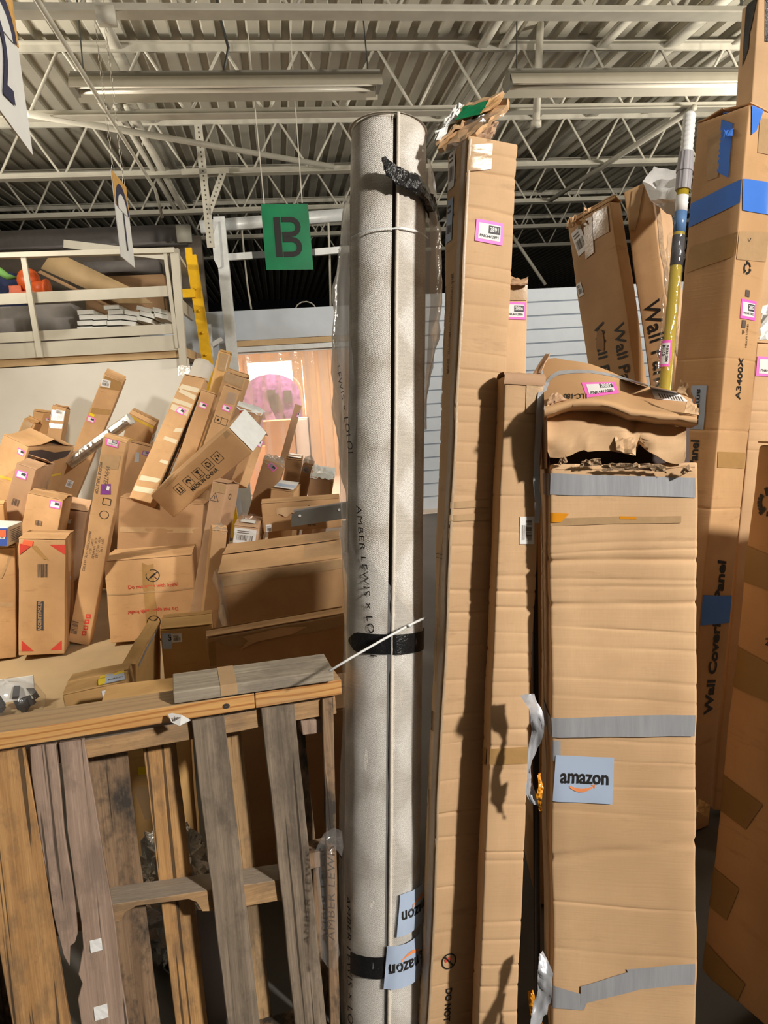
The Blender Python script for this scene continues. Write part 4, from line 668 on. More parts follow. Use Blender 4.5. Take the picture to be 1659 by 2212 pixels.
for q in ([(384, 838), (432, 851), (438, 842), (388, 828)], [(386, 847), (424, 868), (429, 858), (390, 840)], [(372, 868), (418, 884), (421, 876), (376, 860)], [(368, 884), (410, 902), (415, 886), (372, 872)], [(374, 933), (395, 935), (398, 926), (380, 925)], [(352, 948), (382, 960), (387, 952), (356, 941)], [(344, 998), (366, 1006), (368, 998), (348, 992)], [(300, 1036), (340, 1042), (348, 1034), (306, 1026)], [(288, 1060), (326, 1066), (334, 1056), (292, 1048)]): tapeq(c, 'front', q, 'paper_tape', name='paper_tape')
tapeq(c, 'right', [(345, 1050), (352, 1050), (436, 850), (432, 846)], 'black_tape', name='black_edge_tape')
c = Carton('long_carton', 'v_plain', 'plain slim leaning carton with a single pink label, second of the fan', 'kraft', .003, flaps=True, cuts=10, group=HP); lab(c, 'front', 438, 876, 17)
c = Carton('long_carton', 'u_box', 'highest back carton of the fan with shiny taped end, by the yellow post', 'kraft_yellow', .006, flaps=.02, cuts=10, group=HP); tapeq(c, 'front', [(470, 800), (490, 804), (497, 768), (475, 762)], 'clear_tape', off=.004)
c = Carton('long_carton', 'w_box', 'carton with crumpled clear tape standing behind the round mark carton', 'kraft', .007, flaps=.03, cuts=10, group=HP); tapeq(c, 'front', [(484, 824), (520, 838), (528, 818), (488, 804)], 'clear_tape', off=.004)
c = Carton('long_carton', 'x_long', 'leaning carton with a round printed mark and grey film patch', 'kraft', .004, flaps=True, cuts=10, group=HP); lab(c, 'front', 489, 882, 18); a, b = c.px('front', 471, 907); mb = MB(); patch(mb, c.map('front'), [(a+.012*math.cos(q), b+.012*math.sin(q)) for q in (0, 1.57, 3.14, 4.71)], 0, .002, 1, 1); mb.obj('printing', 'black_print', c.o); c.marks('front', [(rect(a, b, .05, .05)+[rect(a, b, .05, .05)[0]], .003), (rect(a+.05, b, .05, .05)+[rect(a+.05, b, .05, .05)[0]], .003)]); tapeq(c, 'front', [(487, 870), (507, 874), (513, 850), (492, 846)], 'milky_film', name='film_patch', off=.004)
c = Carton('cardboard_box', 'y_red', 'box with red stickers and a crinkled white plastic top', 'kraft_brown', .004, group=HP, cuts=7); tapeq(c, 'front', [(517, 894), (527, 897), (529, 889), (519, 886)], 'red_print', name='sticker'); tapeq(c, 'front', [(508, 929), (519, 932), (521, 924), (511, 921)], 'red_print', name='sticker'); tapeq(c, 'front', [(502, 906), (548, 920), (549, 914), (504, 900)], 'clear_tape')
def cover(c, mat='milky_film', lift=.02, drop=.05, name='plastic_cover', seed=0):
    mb = MB(); w, d = c.dim.x, c.dim.y; g = []
    for i in range(9):
        y = -d*.53+d*1.06*i/8; r = []
        for j in range(9):
            x = -w*.53+w*1.06*j/8; o = max(abs(x)/(w/2), abs(y)/(d/2)); z = c.dim.z+lift+.03*noise.noise(Vector((x*30, y*30, seed)))-(drop*(o-.9)*4 if o > .9 else 0); r.append((x, y, z))
        g.append(r)
    mb.quadgrid(g); mb.obj(name, mat, c.o, True)
cover(c, 'white_plastic', .012, .03)
c = Carton('cardboard_box', 'z_china', 'tilted tan box with four boxed handling symbols reading made in china', 'kraft', .005, cuts=9, group=HP); f = 'front'; W, H = c.dim.x, c.dim.z
th = []; 
for k, (px, py) in enumerate(((388, 1057), (409, 1040), (429, 1022), (449, 1003), (470, 988))):
    a, b = c.px(f, px, py); s_ = .068; th.append((rect(a, b, s_, s_)+[rect(a, b, s_, s_)[0]], .003))
    if k == 0: th += [([(a-.014, b-.02), (a-.014, b+.015)], .010), ([(a+.014, b-.02), (a+.014, b+.015)], .010), ([(a-.025, b-.024), (a+.025, b-.024)], .005)]
    elif k == 1: th += [(circle(a, b-.002, .018, 8, 0, math.pi), .012), ([(a, b), (a, b-.024)], .004)]
    elif k == 2: th += [([(a-.016, b+.02), (a+.016, b+.02)], .008), ([(a-.010, b+.010), (a+.010, b+.010)], .014), ([(a, b+.01), (a, b-.022)], .005), ([(a-.014, b-.022), (a+.014, b-.022)], .005)]
    elif k == 3: th += recycle(a, b, .017, .5)
    else: th += [([(a-.012, b-.018), (a-.014, b+.006)], .010), ([(a+.012, b-.006), (a+.014, b+.018)], .010), ([(a-.01, b+.014), (a-.004, b+.02)], .008)]
c.marks(f, th); txt(c, f, [('MADE IN CHINA', 442, 1036, 8, 0, .02)]); tapeq(c, f, [(488, 948), (498, 938), (489, 930), (482, 936)], 'clear_tape'); mb = MB(); patch(mb, c.map('right'), [(.0, 0), (c.dim.y, 0), (c.dim.y, H), (0, H)], 0, .012, 5, 5); mb.obj('plastic_end', 'white_plastic', c.o, True); tapeq(c, f, [(356, 1056), (368, 1046), (387, 1024), (372, 1036)])
c = Carton('long_carton', 'aa_thin', 'thin leaning carton with a ragged black and white torn top', 'kraft', .004, cuts=9, group=HP); lab(c, 'front', 562, 958, 15, math.pi/2)
mb = MB(); w, d, h = c.dim; g = [[(x*w*.9*(1+.4*t), -d*.5+d*(1.3*y), h+.05*t+.05*noise.noise(Vector((x*3, y*4, t*2)))) for y in (0, .25, .5, .75, 1)] for t, x in ((0, -.55), (.4, -.2), (1, .1), (.6, .5), (.1, .8))]; mb.quadgrid(g); mb.obj('torn_flap', 'white_paper', c.o)
mb = MB(); patch(mb, c.map('right'), [(.01, h*.2), (d-.01, h*.1), (d-.01, h-.01), (.01, h-.01)], 0, .003, 4, 4); mb.obj('black_liner', 'black_tape', c.o)
c = Carton('long_carton', 'ab_tri', 'upright carton with a triangular warning print, right of the tilted box', 'kraft_brown', .004, flaps=True, cuts=9, group=HP); a, b = c.px('front', 464, 1074); t_ = [(a-.03, b-.025), (a+.03, b-.025), (a, b+.03)]; c.marks('front', [(t_+[t_[0]], .004), ([(a, b-.012), (a, b+.012)], .005)], 'grey_print'); tapeq(c, 'front', [(462, 1062), (486, 1066), (488, 1047), (462, 1042)], 'clear_tape', off=.004); a, b = c.px('right', 496, 1072); c.marks('right', recycle(a, b, .018), 'grey_print')
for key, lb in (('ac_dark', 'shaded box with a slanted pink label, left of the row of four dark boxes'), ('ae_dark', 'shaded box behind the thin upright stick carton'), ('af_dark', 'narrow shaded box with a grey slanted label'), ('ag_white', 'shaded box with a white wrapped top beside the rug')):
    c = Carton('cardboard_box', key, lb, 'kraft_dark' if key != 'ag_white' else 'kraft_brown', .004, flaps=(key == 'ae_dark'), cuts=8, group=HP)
    if key == 'ac_dark': lab(c, 'front', 588, 1009, 18, -.5, mats=('pink_label', 'grey_plastic', 'dark_panel', 'black_print')); cover(c, 'milky_film', .015)
    if key == 'af_dark': paper(c, 'front', 661, 1015, 16, .8, -.4, mat='grey_plastic'); cover(c, 'milky_film', .02)
    if key == 'ae_dark': mb = MB(); patch(mb, c.map('top'), rect(c.dim.x*.5, c.dim.y*.5, c.dim.x*.8, c.dim.y*.8), 0, .02, 3, 3); mb.obj('paper_sheet', 'white_plastic', c.o)
    if key == 'ag_white': cover(c, 'white_plastic', .012, .02); tapeq(c, 'front', [(712, 1080), (722, 1080), (722, 1040), (712, 1040)])
c = Carton('long_carton', 'ad_stick', 'thin square stick carton standing in front of the curtain', 'kraft_brown', .002, cuts=10, r=.003, group=HP); lab(c, 'front', 645, 897, 11, math.pi/2)
c = Carton('cardboard_box', 'ah_small', 'small box topped with a white and blue sheet, among the shaded boxes', 'kraft', .006, flaps=True, group=HP); mb = MB(); patch(mb, c.map('top'), rect(c.dim.x*.52, c.dim.y*.5, c.dim.x*.85, c.dim.y*.95), 0, .02, 3, 3); mb.obj('paper_sheet', 'white_paper', c.o); mb = MB(); patch(mb, c.map('top'), rect(c.dim.x*.52, c.dim.y*.4, c.dim.x*.8, c.dim.y*.3), 0, .0215, 1, 2); mb.obj('paper_band', 'pale_blue_label', c.o)
c = Carton('long_carton', 'ai_long', 'long low carton with a wavy torn upper edge beside the rug', 'kraft', .005, flaps=True, cuts=12, group=HP); paper(c, 'front', 581, 1141, 13, 1.25); txt(c, 'front', [('ZV', 671, 1098, 8, math.pi/2), ('ZV VS', 673, 1134, 5, 0)])
g = [[c.map('front')(c.dim.x*(.18+.8*i/24), c.dim.z-.035-.05*t+.012*math.sin(i*1.3)*(1 if t else 0), .003+.012*t*abs(math.sin(i*.65))) for i in range(25)] for t in (0, 1)]; mb = MB(); mb.quadgrid(g); mb.obj('torn_edge', 'kraft_light', c.o, True)
c = Carton('cardboard_box', 'ak_wrap', 'box wrapped in clear plastic with a pictured white label', 'kraft_brown', .006, flaps=True, group=HP); paper(c, 'front', 528, 1158, 48, .7); mb = MB(); patch(mb, c.map('top'), rect(c.dim.x*.5, c.dim.y*.35, c.dim.x*.6, c.dim.y*.3), 0, .017, 2, 2); mb.obj('shipping_label', 'white_paper', c.o); cover(c, 'clear_film', .03, .12, 'plastic_wrap')
c = Carton('long_carton', 'al_tall', 'narrow upright box left of the big plastic wrapped box', 'kraft', .004, flaps=True, cuts=9, group=HP); cover(c, 'milky_film', .012, .03)
c = Carton('large_carton', 'am_big', 'big dark fronted box with a scuffed top and plastic wrap at its left edge', 'kraft', .006, flaps=.03, cuts=10)
g = []; f = c.map('front')
for i in range(13):
    z = c.dim.z*(1-i/13*.85); wd = .035+.03*abs(noise.noise(Vector((i*.7, 1, 2)))); g.append([f(.02, z, .004), f(.0, z, .012+.01*noise.noise(Vector((i*.9, 5, 1)))), Vector((-c.dim.x/2-wd*.6, -c.dim.y/2+.02, z+.01)), Vector((-c.dim.x/2-wd*1.2*(.5+.5*math.sin(i*1.2)), -c.dim.y/2+.06, z+.012*noise.noise(Vector((i, 3, 3))))), Vector((-c.dim.x/2-.006, -c.dim.y/2+.10, z))])
mb = MB(); mb.quadgrid(g); mb.obj('plastic_wrap', 'milky_film', c.o, True)
g = [[Vector((c.dim.x*(.2+.3*j/5), -c.dim.y/2-.006+c.dim.y*.9*i/6, c.dim.z+.028+.02*noise.noise(Vector((i*1.3, j*1.1, 4))))) for j in range(6)] for i in range(7)]; mb = MB(); mb.quadgrid(g); mb.obj('plastic_wrap', 'clear_film', c.o, True)
tapeq(c, 'front', [(478, 1268), (740, 1228), (740, 1206), (478, 1245)], 'clear_tape', off=.004)
c = Carton('large_carton', 'an_long', 'long box with a crumpled taped top edge just behind the pallet', 'kraft', .007, flaps=.02, cuts=12); tapeq(c, 'front', [(500, 1398), (738, 1352), (738, 1322), (456, 1376)], 'clear_tape', off=.003); tapeq(c, 'front', [(452, 1440), (468, 1438), (466, 1384), (452, 1386)])
mb = MB(); f = c.map('front'); mb.poly([f(a, c.dim.z+b, .008) for a, b in ((.16, -.02), (.34, -.01), (.45, -.025), (.38, -.05), (.22, -.055), (.14, -.08), (.18, -.045))]); mb.obj('torn_strip', 'kraft_light', c.o)
c = Carton('cardboard_box', 'ao_542', 'dark box with a blue label marked 542 behind the pallet', 'kraft_yellow', .005, flaps=.02, cuts=8)
tapeq(c, 'front', [(351, 1402), (372, 1402), (374, 1366), (351, 1368)], 'pale_blue_label', name='shipping_label'); paper(c, 'front', 382, 1377, 22, .95); txt(c, 'front', [('542', 369, 1377, 8, math.pi/2, .03)]); paper(c, 'top', 425, 1330, 22, .45); tapeq(c, 'front', [(349, 1359), (372, 1357), (372, 1346), (350, 1348)], 'yellow_label', name='sticker', off=.006); tapeq(c, 'top', [(405, 1350), (418, 1349), (422, 1322), (410, 1323)])
c = Carton('long_carton', 'ap_flat', 'flat carton standing on edge, running back from the small yellow label box', 'kraft_yellow', .004, flaps=True, cuts=12); paper(c, 'top', 333, 1352, 18, .5); tapeq(c, 'right', [(300, 1440), (342, 1356), (342, 1350), (298, 1436)], 'duct_tape')
c = Carton('cardboard_box', 'aq_label', 'small box with yellow and blue labels just above the pallet board', 'kraft_yellow', .004, flaps=.008, cuts=8, group=HP); paper(c, 'top', 177, 1485, 44, .28, .05, seed=4)
mb = MB(); f = c.map('top'); patch(mb, f, c.q('top', (226, 1484), (272, 1474), (268, 1453), (228, 1462)), 0, .014, 2, 2); patch(mb, f, c.q('top', (212, 1488), (227, 1484), (229, 1470), (212, 1474)), 1, .0142, 2, 2); patch(mb, f, c.q('top', (214, 1473), (270, 1459), (268, 1453), (216, 1467)), 1, .0144, 2, 2); a, b = c.px('top', 250, 1472); barcode(mb, f, a, b, .06, .016, .05, 2, .0148, 6, 14); mb.obj('shipping_label', ['pale_blue_label', 'yellow_label', 'grey_print'], c.o); paper(c, 'front', 242, 1500, 42, .62); tapeq(c, 'front', [(256, 1515), (272, 1512), (272, 1474), (254, 1478)], 'clear_film', name='plastic_wrap', off=.008)
g = [[Vector((c.dim.x/2+.004+.02*noise.noise(Vector((i*.8, j*.9, 7))), -c.dim.y/2+c.dim.y*j/5, c.dim.z+.02-i*.035)) for j in range(6)] for i in range(6)]; mb = MB(); mb.quadgrid(g); mb.obj('plastic_wrap', 'clear_film', c.o, True)
# silver foil tube, woven roll, clear bag, grey bracket
fo = empty('foil_roll', tuple((at(158, 992, 6.28)+at(284, 904, 6.22))/2), (0, 0, 0), 'silver foil wrapped tube lying across the leaning cartons', 'roll'); A, Bq = at(150, 1000, 6.28)-fo.location, at(279, 907, 6.22)-fo.location
mb = MB(); n = 26; mb.tube([A+(Bq-A)*i/n for i in range(n+1)], [(.048+.006*noise.noise(Vector((i*1.7, 2, 2)))) for i in range(n+1)], 14); mb.obj('foil', 'foil', fo)
mb = MB(); d = (Bq-A).normalized(); mb.tube([Bq-d*.005, Bq+d*.02], .05, 16); mb.obj('end_cap', 'white_plastic', fo)
ro = empty('woven_roll', tuple(at(440, 815, 6.3)), (0, 0, 0), 'grey green woven rug roll end rising beside the white tape carton', 'roll'); A, Bq = at(405, 880, 6.15)-ro.location, at(441, 787, 6.3)-ro.location
mb = MB(); mb.tube([A+(Bq-A)*i/8 for i in range(9)], .088, 24); o = mb.obj('roll', 'rug_weave', ro, True); mb = MB(); d = (Bq-A).normalized(); sp = []; a = d.orthogonal().normalized(); b = d.cross(a)
mb.tube([Bq+d*.002+(a*math.cos(t)+b*math.sin(t))*(.014+.0042*t) for t in [i*.35 for i in range(50)]], .004, 5); mb.obj('spiral_end', 'rug_edge', ro)
fixed('plastic_scrap', lambda m: m.quadgrid([[at(385+i*7, 790+j*7, 6.25)+Vector((0, .05*noise.noise(Vector((i, j, 1))), .02*noise.noise(Vector((i*.7, j, 5))))) for i in range(6)] for j in range(4)]), 'milky_film', 'scrap of clear plastic sticking up by the white tape carton', 'plastic')
bg = empty('bagged_parts', tuple(on_z(25, 1545, 0.0)[0]*JU+on_z(25, 1545, 0)[1]*JV), (0, 0, 0), 'clear bag of dark parts on the floor at the left edge', 'bag')
for k in range(7):
    rg = random.Random(k); mb = MB(); mb.box((rg.uniform(-.12, .10), rg.uniform(-.05, .08), .05+.03*(k % 3)), (.10, .03, .06), Euler((rg.uniform(-.5, .5), rg.uniform(-.6, .6), rg.uniform(0, 3))).to_matrix()); mb.obj('part', 'dark_panel', bg)
mb = MB(); mb.quadgrid([[(.19*math.cos(q)*s*(1+.15*noise.noise(Vector((q*2, t*4, 1)))), .14*math.sin(q)*s*(1+.15*noise.noise(Vector((q*2, t*4, 3)))), .004+.20*t+.02*noise.noise(Vector((q, t, 9)))) for q in [2*math.pi*k/18 for k in range(18)]] for t, s in ((0, .85), (.15, 1), (.45, 1), (.75, .85), (.95, .45), (1, .05))], 0, True); mb.obj('bag', 'clear_film', bg, True)
mb = MB(); mb.prism([(-.12, .03, .06), (.12, .05, .07), (.12, .06, .20), (-.12, .04, .19)], (0, 1, 0), .01); mb.obj('card_header', 'white_paper', bg)
br = empty('grey_shelf_frame', tuple(at(690, 1122, 4.5)), (0, 0, .1), 'grey steel frame bar with a rounded end corner lying before the long carton', 'frame'); P0, P1 = at(630, 1138, 4.5)-br.location, at(760, 1118, 4.5)-br.location
R10 = Matrix.Rotation(.1, 3, 'Z').inverted(); P0, P1 = R10@P0, R10@P1; mb = MB(); h_ = .095
mb.prism([P0+Vector((0, 0, 0)), P1, P1+Vector((0, 0, h_)), P0+Vector((.035, 0, h_)), P0+Vector((.008, 0, h_-.02)), P0+Vector((0, 0, h_-.05))], (0, 1, 0), .02); mb.obj('face_plate', 'grey_steel', br)
mb = MB(); mb.bar(P0+Vector((.02, .03, .0)), P0+Vector((.02, .03, -.24)), .035, .03); mb.obj('leg', 'grey_steel', br); mb = MB(); mb.bar(P0+Vector((.02, .02, h_)), P1+Vector((0, .02, h_)), .03, .01); mb.obj('top_lip', 'grey_board', br)
for t in (.15, .8): mb = MB(); c_ = P0+(P1-P0)*t+Vector((0, 0, h_*.65)); mb.tube([c_, c_-Vector((0, .008, 0))], .008, 8); mb.obj('screw', 'white_steel_bright', br)
# ------------------------------------------------------------------ pallet standing on edge, loose boards on it
PO = Vector((-.517, 1.652, .925)); PR = Euler((-.11, .02, .322), 'XYZ')
pal = empty('pallet', PO+PR.to_matrix()@Vector((-.05, .05, -.925)), PR, 'weathered wooden pallet standing on its edge in front of the heap', 'pallet')
PB = Vector((-.05, .05, -.925))
def wood_piece(name, outline, y0, th, mat, label=None, rough=.0025, seed=0, parent=None, off=None, bow=0.):
    off = PB if off is None else off; pts = []
    for (x0, z0), (x1, z1) in zip(outline, outline[1:]+outline[:1]):
        L = math.hypot(x1-x0, z1-z0); n = max(1, int(L/.06))
        for k in range(n):
            t = k/n; j = rough if k else 0; nx, nz = (-(z1-z0)/L, (x1-x0)/L) if L else (0, 0); q = noise.noise(Vector((x0*7+t*L*22, z0*9+seed*3.3, seed)))*j; pts.append((x0+(x1-x0)*t+nx*q, z0+(z1-z0)*t+nz*q))
    mb = MB(); mb.prism([Vector((x, y0+bow*z*z, z))-off for x, z in pts], (0, 1, 0), th); o = mb.obj(name, mat, parent or pal)
    if label: o['label'] = label
    bv = o.modifiers.new('bevel', 'BEVEL'); bv.width = .0015; bv.segments = 1; bv.limit_method = 'ANGLE'; bv.angle_limit = 1.0
    return o
wood_piece('slat', [(-.62, -.01), (-.50, -.01), (-.487, -.5), (-.478, -.6), (-.492, -.64), (-.47, -.68), (-.468, -.92), (-.59, -.92)], 0, .016, 'tan_slat', 'broken slat at the left edge', seed=1)
wood_piece('slat', [(-.468, -.003), (-.352, -.001), (-.340, -.205), (-.332, -.415), (-.321, -.67), (-.312, -.92), (-.428, -.92), (-.440, -.63), (-.449, -.45)], 0, .018, 'pine_slat', 'wide orange toned slat', seed=2)
wood_piece('slat', [(-.34, -.002), (-.284, -.004), (-.288, -.21), (-.282, -.40), (-.284, -.462), (-.292, -.482), (-.303, -.488), (-.309, -.535), (-.319, -.505), (-.330, -.41), (-.340, -.2)], 0, .016, 'taupe_slat', 'left half of the split slat, broken off to a point', .004, 3)
wood_piece('slat', [(-.279, -.004), (-.225, -.006), (-.213, -.235), (-.203, -.42), (-.196, -.72), (-.19, -.92), (-.292, -.92), (-.299, -.62), (-.286, -.585), (-.292, -.56), (-.276, -.50), (-.274, -.44), (-.282, -.21)], 0, .017, 'taupe_slat', 'right half of the split slat', .004, 4)
for x, z, s in ((-.247, -.50, .026), (-.252, -.665, .03)):
    mb = MB(); g = [[Vector((x+s*(.5-i/4)+.003*noise.noise(Vector((i, j, 3))), -.002-.0025*abs(noise.noise(Vector((i*1.7, j*1.3, z*9)))), z+s*1.15*(j/4-.5)+.003*noise.noise(Vector((j, i, 8)))))-PB for i in range(5)] for j in range(5)]; mb.quadgrid(g); mb.obj('torn_label', 'white_paper', pal)
wood_piece('slat', [(.019, -.008), (.097, -.010), (.1025, -.264), (.112, -.80), (.115, -.92), (.037, -.92), (.034, -.79), (.023, -.245)], 0, .017, 'grey_slat', 'dusty grey slat, left of the two grey ones', seed=5)
wood_piece('slat', [(.188, -.008), (.2725, -.013), (.276, -.305), (.2825, -.875), (.283, -.92), (.203, -.92), (.2015, -.85), (.194, -.285)], 0, .017, 'grey_slat', 'dusty grey slat, right of the two grey ones', seed=6)
wood_piece('slat', [(.347, -.015), (.376, -.015), (.318, -.92), (.292, -.92)], .004, .016, 'dark_slat', 'narrow shaded slat beside the rug', seed=7)
wood_piece('stringer', [(-.62, -.055), (.385, -.065), (.385, -.018), (-.62, -.012)], .02, .08, 'stringer_wood', 'top stringer', seed=9)
wood_piece('stringer', [(-.60, -.42), (-.21, -.424), (.235, -.474), (.235, -.528), (.19, -.524), (.03, -.508), (.0, -.50), (-.012, -.472), (-.03, -.460), (-.15, -.444), (-.178, -.453), (-.188, -.47), (-.205, -.472), (-.60, -.462)], .021, .082, 'stringer_wood', 'dusty notched middle stringer', .001, 10)
wood_piece('stringer', [(.25, -.425), (.35, -.428), (.35, -.469), (.25, -.468)], .03, .07, 'dark_slat', 'stub of the middle stringer by the rug', seed=11)
wood_piece('stringer', [(-.62, -.922), (.29, -.922), (.29, -.885), (-.62, -.885)], .021, .08, 'dark_slat', 'bottom stringer', seed=12)
wood_piece('stub', [(.29, -.070), (.35, -.075), (.35, -.112), (.293, -.108)], .03, .05, 'taupe_slat', seed=13)
for k, (x0, x1, m) in enumerate(((-.238, -.140, 'dark_slat'), (-.102, -.021, 'pine_slat'), (.066, .144, 'tan_slat'), (.236, .312, 'dark_slat'), (-.50, -.36, 'dark_slat'))): wood_piece('back_slat', [(x0, -.06 if k != 4 else -.02), (x1, -.06 if k != 4 else -.02), (x1+.006, -.5), (x1+.012, -.92), (x0+.012, -.92), (x0+.006, -.5)], .106, .016, m, seed=20+k)
RBD = Euler((.0, .039, .322), 'XYZ')
def lumber(name, L, W, H, loc, rot, mat, lab, x0=0):
    o = empty(name, loc, rot, lab, 'board'); o.rotation_euler = rot; mb = MB(); n = 8; bm = bmesh.new(); bmesh.ops.create_cube(bm, size=1)
    for v in bm.verts: v.co = Vector((v.co.x*L+x0, v.co.y*W, v.co.z*H+H/2))
    bmesh.ops.bevel(bm, geom=list(bm.edges), offset=.0022, segments=2, affect='EDGES', profile=.5); me = bpy.data.meshes.new('board'); bm.to_mesh(me); bm.free(); me.materials.append(MAT[mat]); b = bpy.data.objects.new('board', me); COL.objects.link(b); b.parent = o; return o
bl = Vector((-.526, 1.684, .949)); BM = RBD.to_matrix(); top = .0205
xj = .172
b1 = lumber('pine_board', .80, .098, .040, bl+BM@Vector((xj-.001-.40, .003, -.0205)), RBD, 'pine_board', 'long pine board with knots lying along the top of the pallet')
b2 = lumber('pine_board', .222, .098, .040, bl+BM@Vector((xj+.112, .003, -.0205)), RBD, 'pine_board', 'short orange pine board butted beside it, ending at the rug')
for x, s in ((-.33+.09, .008), (.33, .007)):
    mb = MB(); c_ = Vector((x, -.0495, .018)); mb.quadgrid([[c_+Vector((s*q*math.cos(t)*1.3, -.0006*(1-q), s*q*math.sin(t))) for t in [2*math.pi*k/14 for k in range(14)]] for q in (1, .55, .1)], 0, True); o = mb.obj('knot', 'dark_slat', b1); 
PLK = Euler((.012, .03, .275), 'XYZ')
pk = lumber('grey_plank', .390, .118, .030, Vector((-.357, 1.741, .9695)), PLK, 'grey_plank', 'short weathered grey plank with clear tape, lying on the pine boards')
mb = MB(); g = [[Vector((x, y, z)) for x in (-.085, -.06, -.045)] for y, z in ((.0595, .012), (.0598, .0308), (.03, .0312), (-.03, .0312), (-.0598, .0308), (-.0600, .012), (-.06, .003))]; mb.quadgrid(g); mb.obj('clear_tape', 'clear_tape', pk)
tg = empty('paper_tag', at(386, 1553, 1.70), (0, 0, .2), 'crumpled white barcode tag stuck under the pine board edge', 'tag'); mb = MB(); tw = [at(x, y, d)-tg.location for x, y, d in ((363, 1543, 1.715), (370, 1560, 1.70), (388, 1568, 1.69), (412, 1556, 1.70), (392, 1545, 1.705), (372, 1541, 1.715))]; RTi = Matrix.Rotation(.2, 3, 'Z').inverted(); tw = [RTi@p for p in tw]
mb.prism(tw, Vector((0, .0015, .0003)), .0015); mb.obj('tag', 'white_paper', tg); mb = MB(); c_ = (tw[0]+tw[2]+tw[3]+tw[5])/4; [mb.box(c_+Vector((-.008+.0035*k, -.004, .002-.001*k)), (.0018, .001, .011), Matrix.Rotation(.35, 3, 'Y')) for k in range(6)]; o = mb.obj('barcode', 'grey_print', tg)
# things glimpsed through the pallet
BOX['low_yellow'] = ((-.93, 2.52, .30), (0, .03, .25), (.30, .35, .60)); c = Carton('cardboard_box', 'low_yellow', 'yellowish box seen through the pallet between the split slat and the grey slat', 'kraft_yellow', .004, flaps=True); tapeq(c, 'front', [(298, 1674), (316, 1674), (316, 1657), (298, 1659)], 'yellow_label', name='sticker')
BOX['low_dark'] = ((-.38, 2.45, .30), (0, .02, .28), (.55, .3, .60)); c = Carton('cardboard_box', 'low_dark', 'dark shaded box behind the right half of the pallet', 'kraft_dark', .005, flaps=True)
fb = empty('foil_bundle', at(372, 1880, 2.18), (0, 0, 0), 'crumpled silver foil bundle seen low through the pallet', 'bundle'); fb.location.z = 0; mb = MB(); zc = at(372, 1880, 2.18).z; blob(mb, (0, 0, zc*.5+.05), 1, (.13, .09, zc*.5+.06), .45, 5.0, 3, 40, 30); mb.obj('foil', 'foil', fb)
fixed('grey_film', lambda m: m.quadgrid([[at(425+j*16, 1965+i*42, 1.95+.02*noise.noise(Vector((i, j, 1)))) for j in range(5)] for i in range(7)]), 'grey_plastic', 'sheet of grey plastic hanging behind the left grey slat', 'plastic')
fixed('white_film', lambda m: m.quadgrid([[at(288+j*11+i*5, 1700+i*14, 2.05+.02*noise.noise(Vector((i, j, 4)))) for j in range(4)] for i in range(6)]), 'milky_film', 'loose white film between the dark back slat and the tan one', 'plastic')
# ------------------------------------------------------------------ rug roll
RA, RT = Vector((-.096, 1.707, .0)), Vector((.0755, 2.132, 2.365)); RL = (RT-RA).length; AX = (RT-RA).normalized(); E1 = (Vector((0, 0, CAMZ))-(RA+RT)/2); E1 = (E1-AX*E1.dot(AX)).normalized(); E2 = E1.cross(AX); E2 = -E2 if E2.x < 0 else E2
RR = .0995; SEAM = .215
rug = empty('rolled_rug', RA, (0, 0, 0), 'tall rolled beige woven rug wrapped in printed clear plastic, standing upright', 'rug')
def rug_r(th):
    t = ((th-SEAM) % (2*math.pi))/(2*math.pi); return RR+.007*(1-t)
def rug_p(th, s, off=0):
    wob = .0022*noise.noise(Vector((math.cos(th)*1.5, math.sin(th)*1.5, s*3.1))); r = rug_r(th)+wob+off; return AX*s+(E1*math.cos(th)+E2*math.sin(th))*r
def seam_at(s): return SEAM+.05*noise.noise(Vector((s*1.6, 3, 1)))-.03*(1-s/RL)
mb = MB(); rows = []; n = 72; NS = 70; uvs = []
for i in range(NS+1):
    s = RL*i/NS; se = seam_at(s)
    row = []
    for k in range(n+1):
        th = se+.001+(2*math.pi-.092)*k/n; p = rug_p(th-(se-SEAM), s) if False else AX*s+(E1*math.cos(th)+E2*math.sin(th))*(RR+.007*(1-k/n)+.0022*noise.noise(Vector((math.cos(th)*1.5, math.sin(th)*1.5, s*3.1)))-(.004 if i in (0, NS) else 0)); row.append(p); uvs.append((RR*2*math.pi*k/n, s))
    rows.append(row)
mb.quadgrid(rows); o = mb.obj('roll', 'rug_weave', rug, True); ul = o.data.uv_layers.new(name='UVMap')
for lp in o.data.loops: ul.data[lp.index].uv = uvs[lp.vertex_index]
mb = MB(); mb.quadgrid([[AX*(RL*i/NS)+(E1*math.cos(th)+E2*math.sin(th))*rr for th, rr in ((seam_at(RL*i/NS)-.12, RR-.0005), (seam_at(RL*i/NS)-.10, RR-.005), (seam_at(RL*i/NS)-.02, RR-.006), (seam_at(RL*i/NS)+.01, RR))] for i in range(NS+1)]); mb.obj('seam_gap', 'gap_shade', rug)  # dark strip: shade in the seam groove put into its colour
mb = MB(); mb.tube([AX*(RL*i/NS)+(E1*math.cos(seam_at(RL*i/NS)+.03)+E2*math.sin(seam_at(RL*i/NS)+.03))*(RR+.0065) for i in range(NS+1)], .0048, 8); mb.obj('edge_binding', 'rug_edge', rug, True)
mb = MB(); mb.poly([AX*(RL-.006)+(E1*math.cos(t)+E2*math.sin(t))*(RR-.001) for t in [2*math.pi*k/40 for k in range(40)]]); mb.tube([AX*(RL-.004)+(E1*math.cos(t)+E2*math.sin(t))*(.012+.0135*t/ (2*math.pi)) for t in [.25*i for i in range(160)]], .0055, 5); mb.obj('rolled_end', 'rug_edge', rug, True)
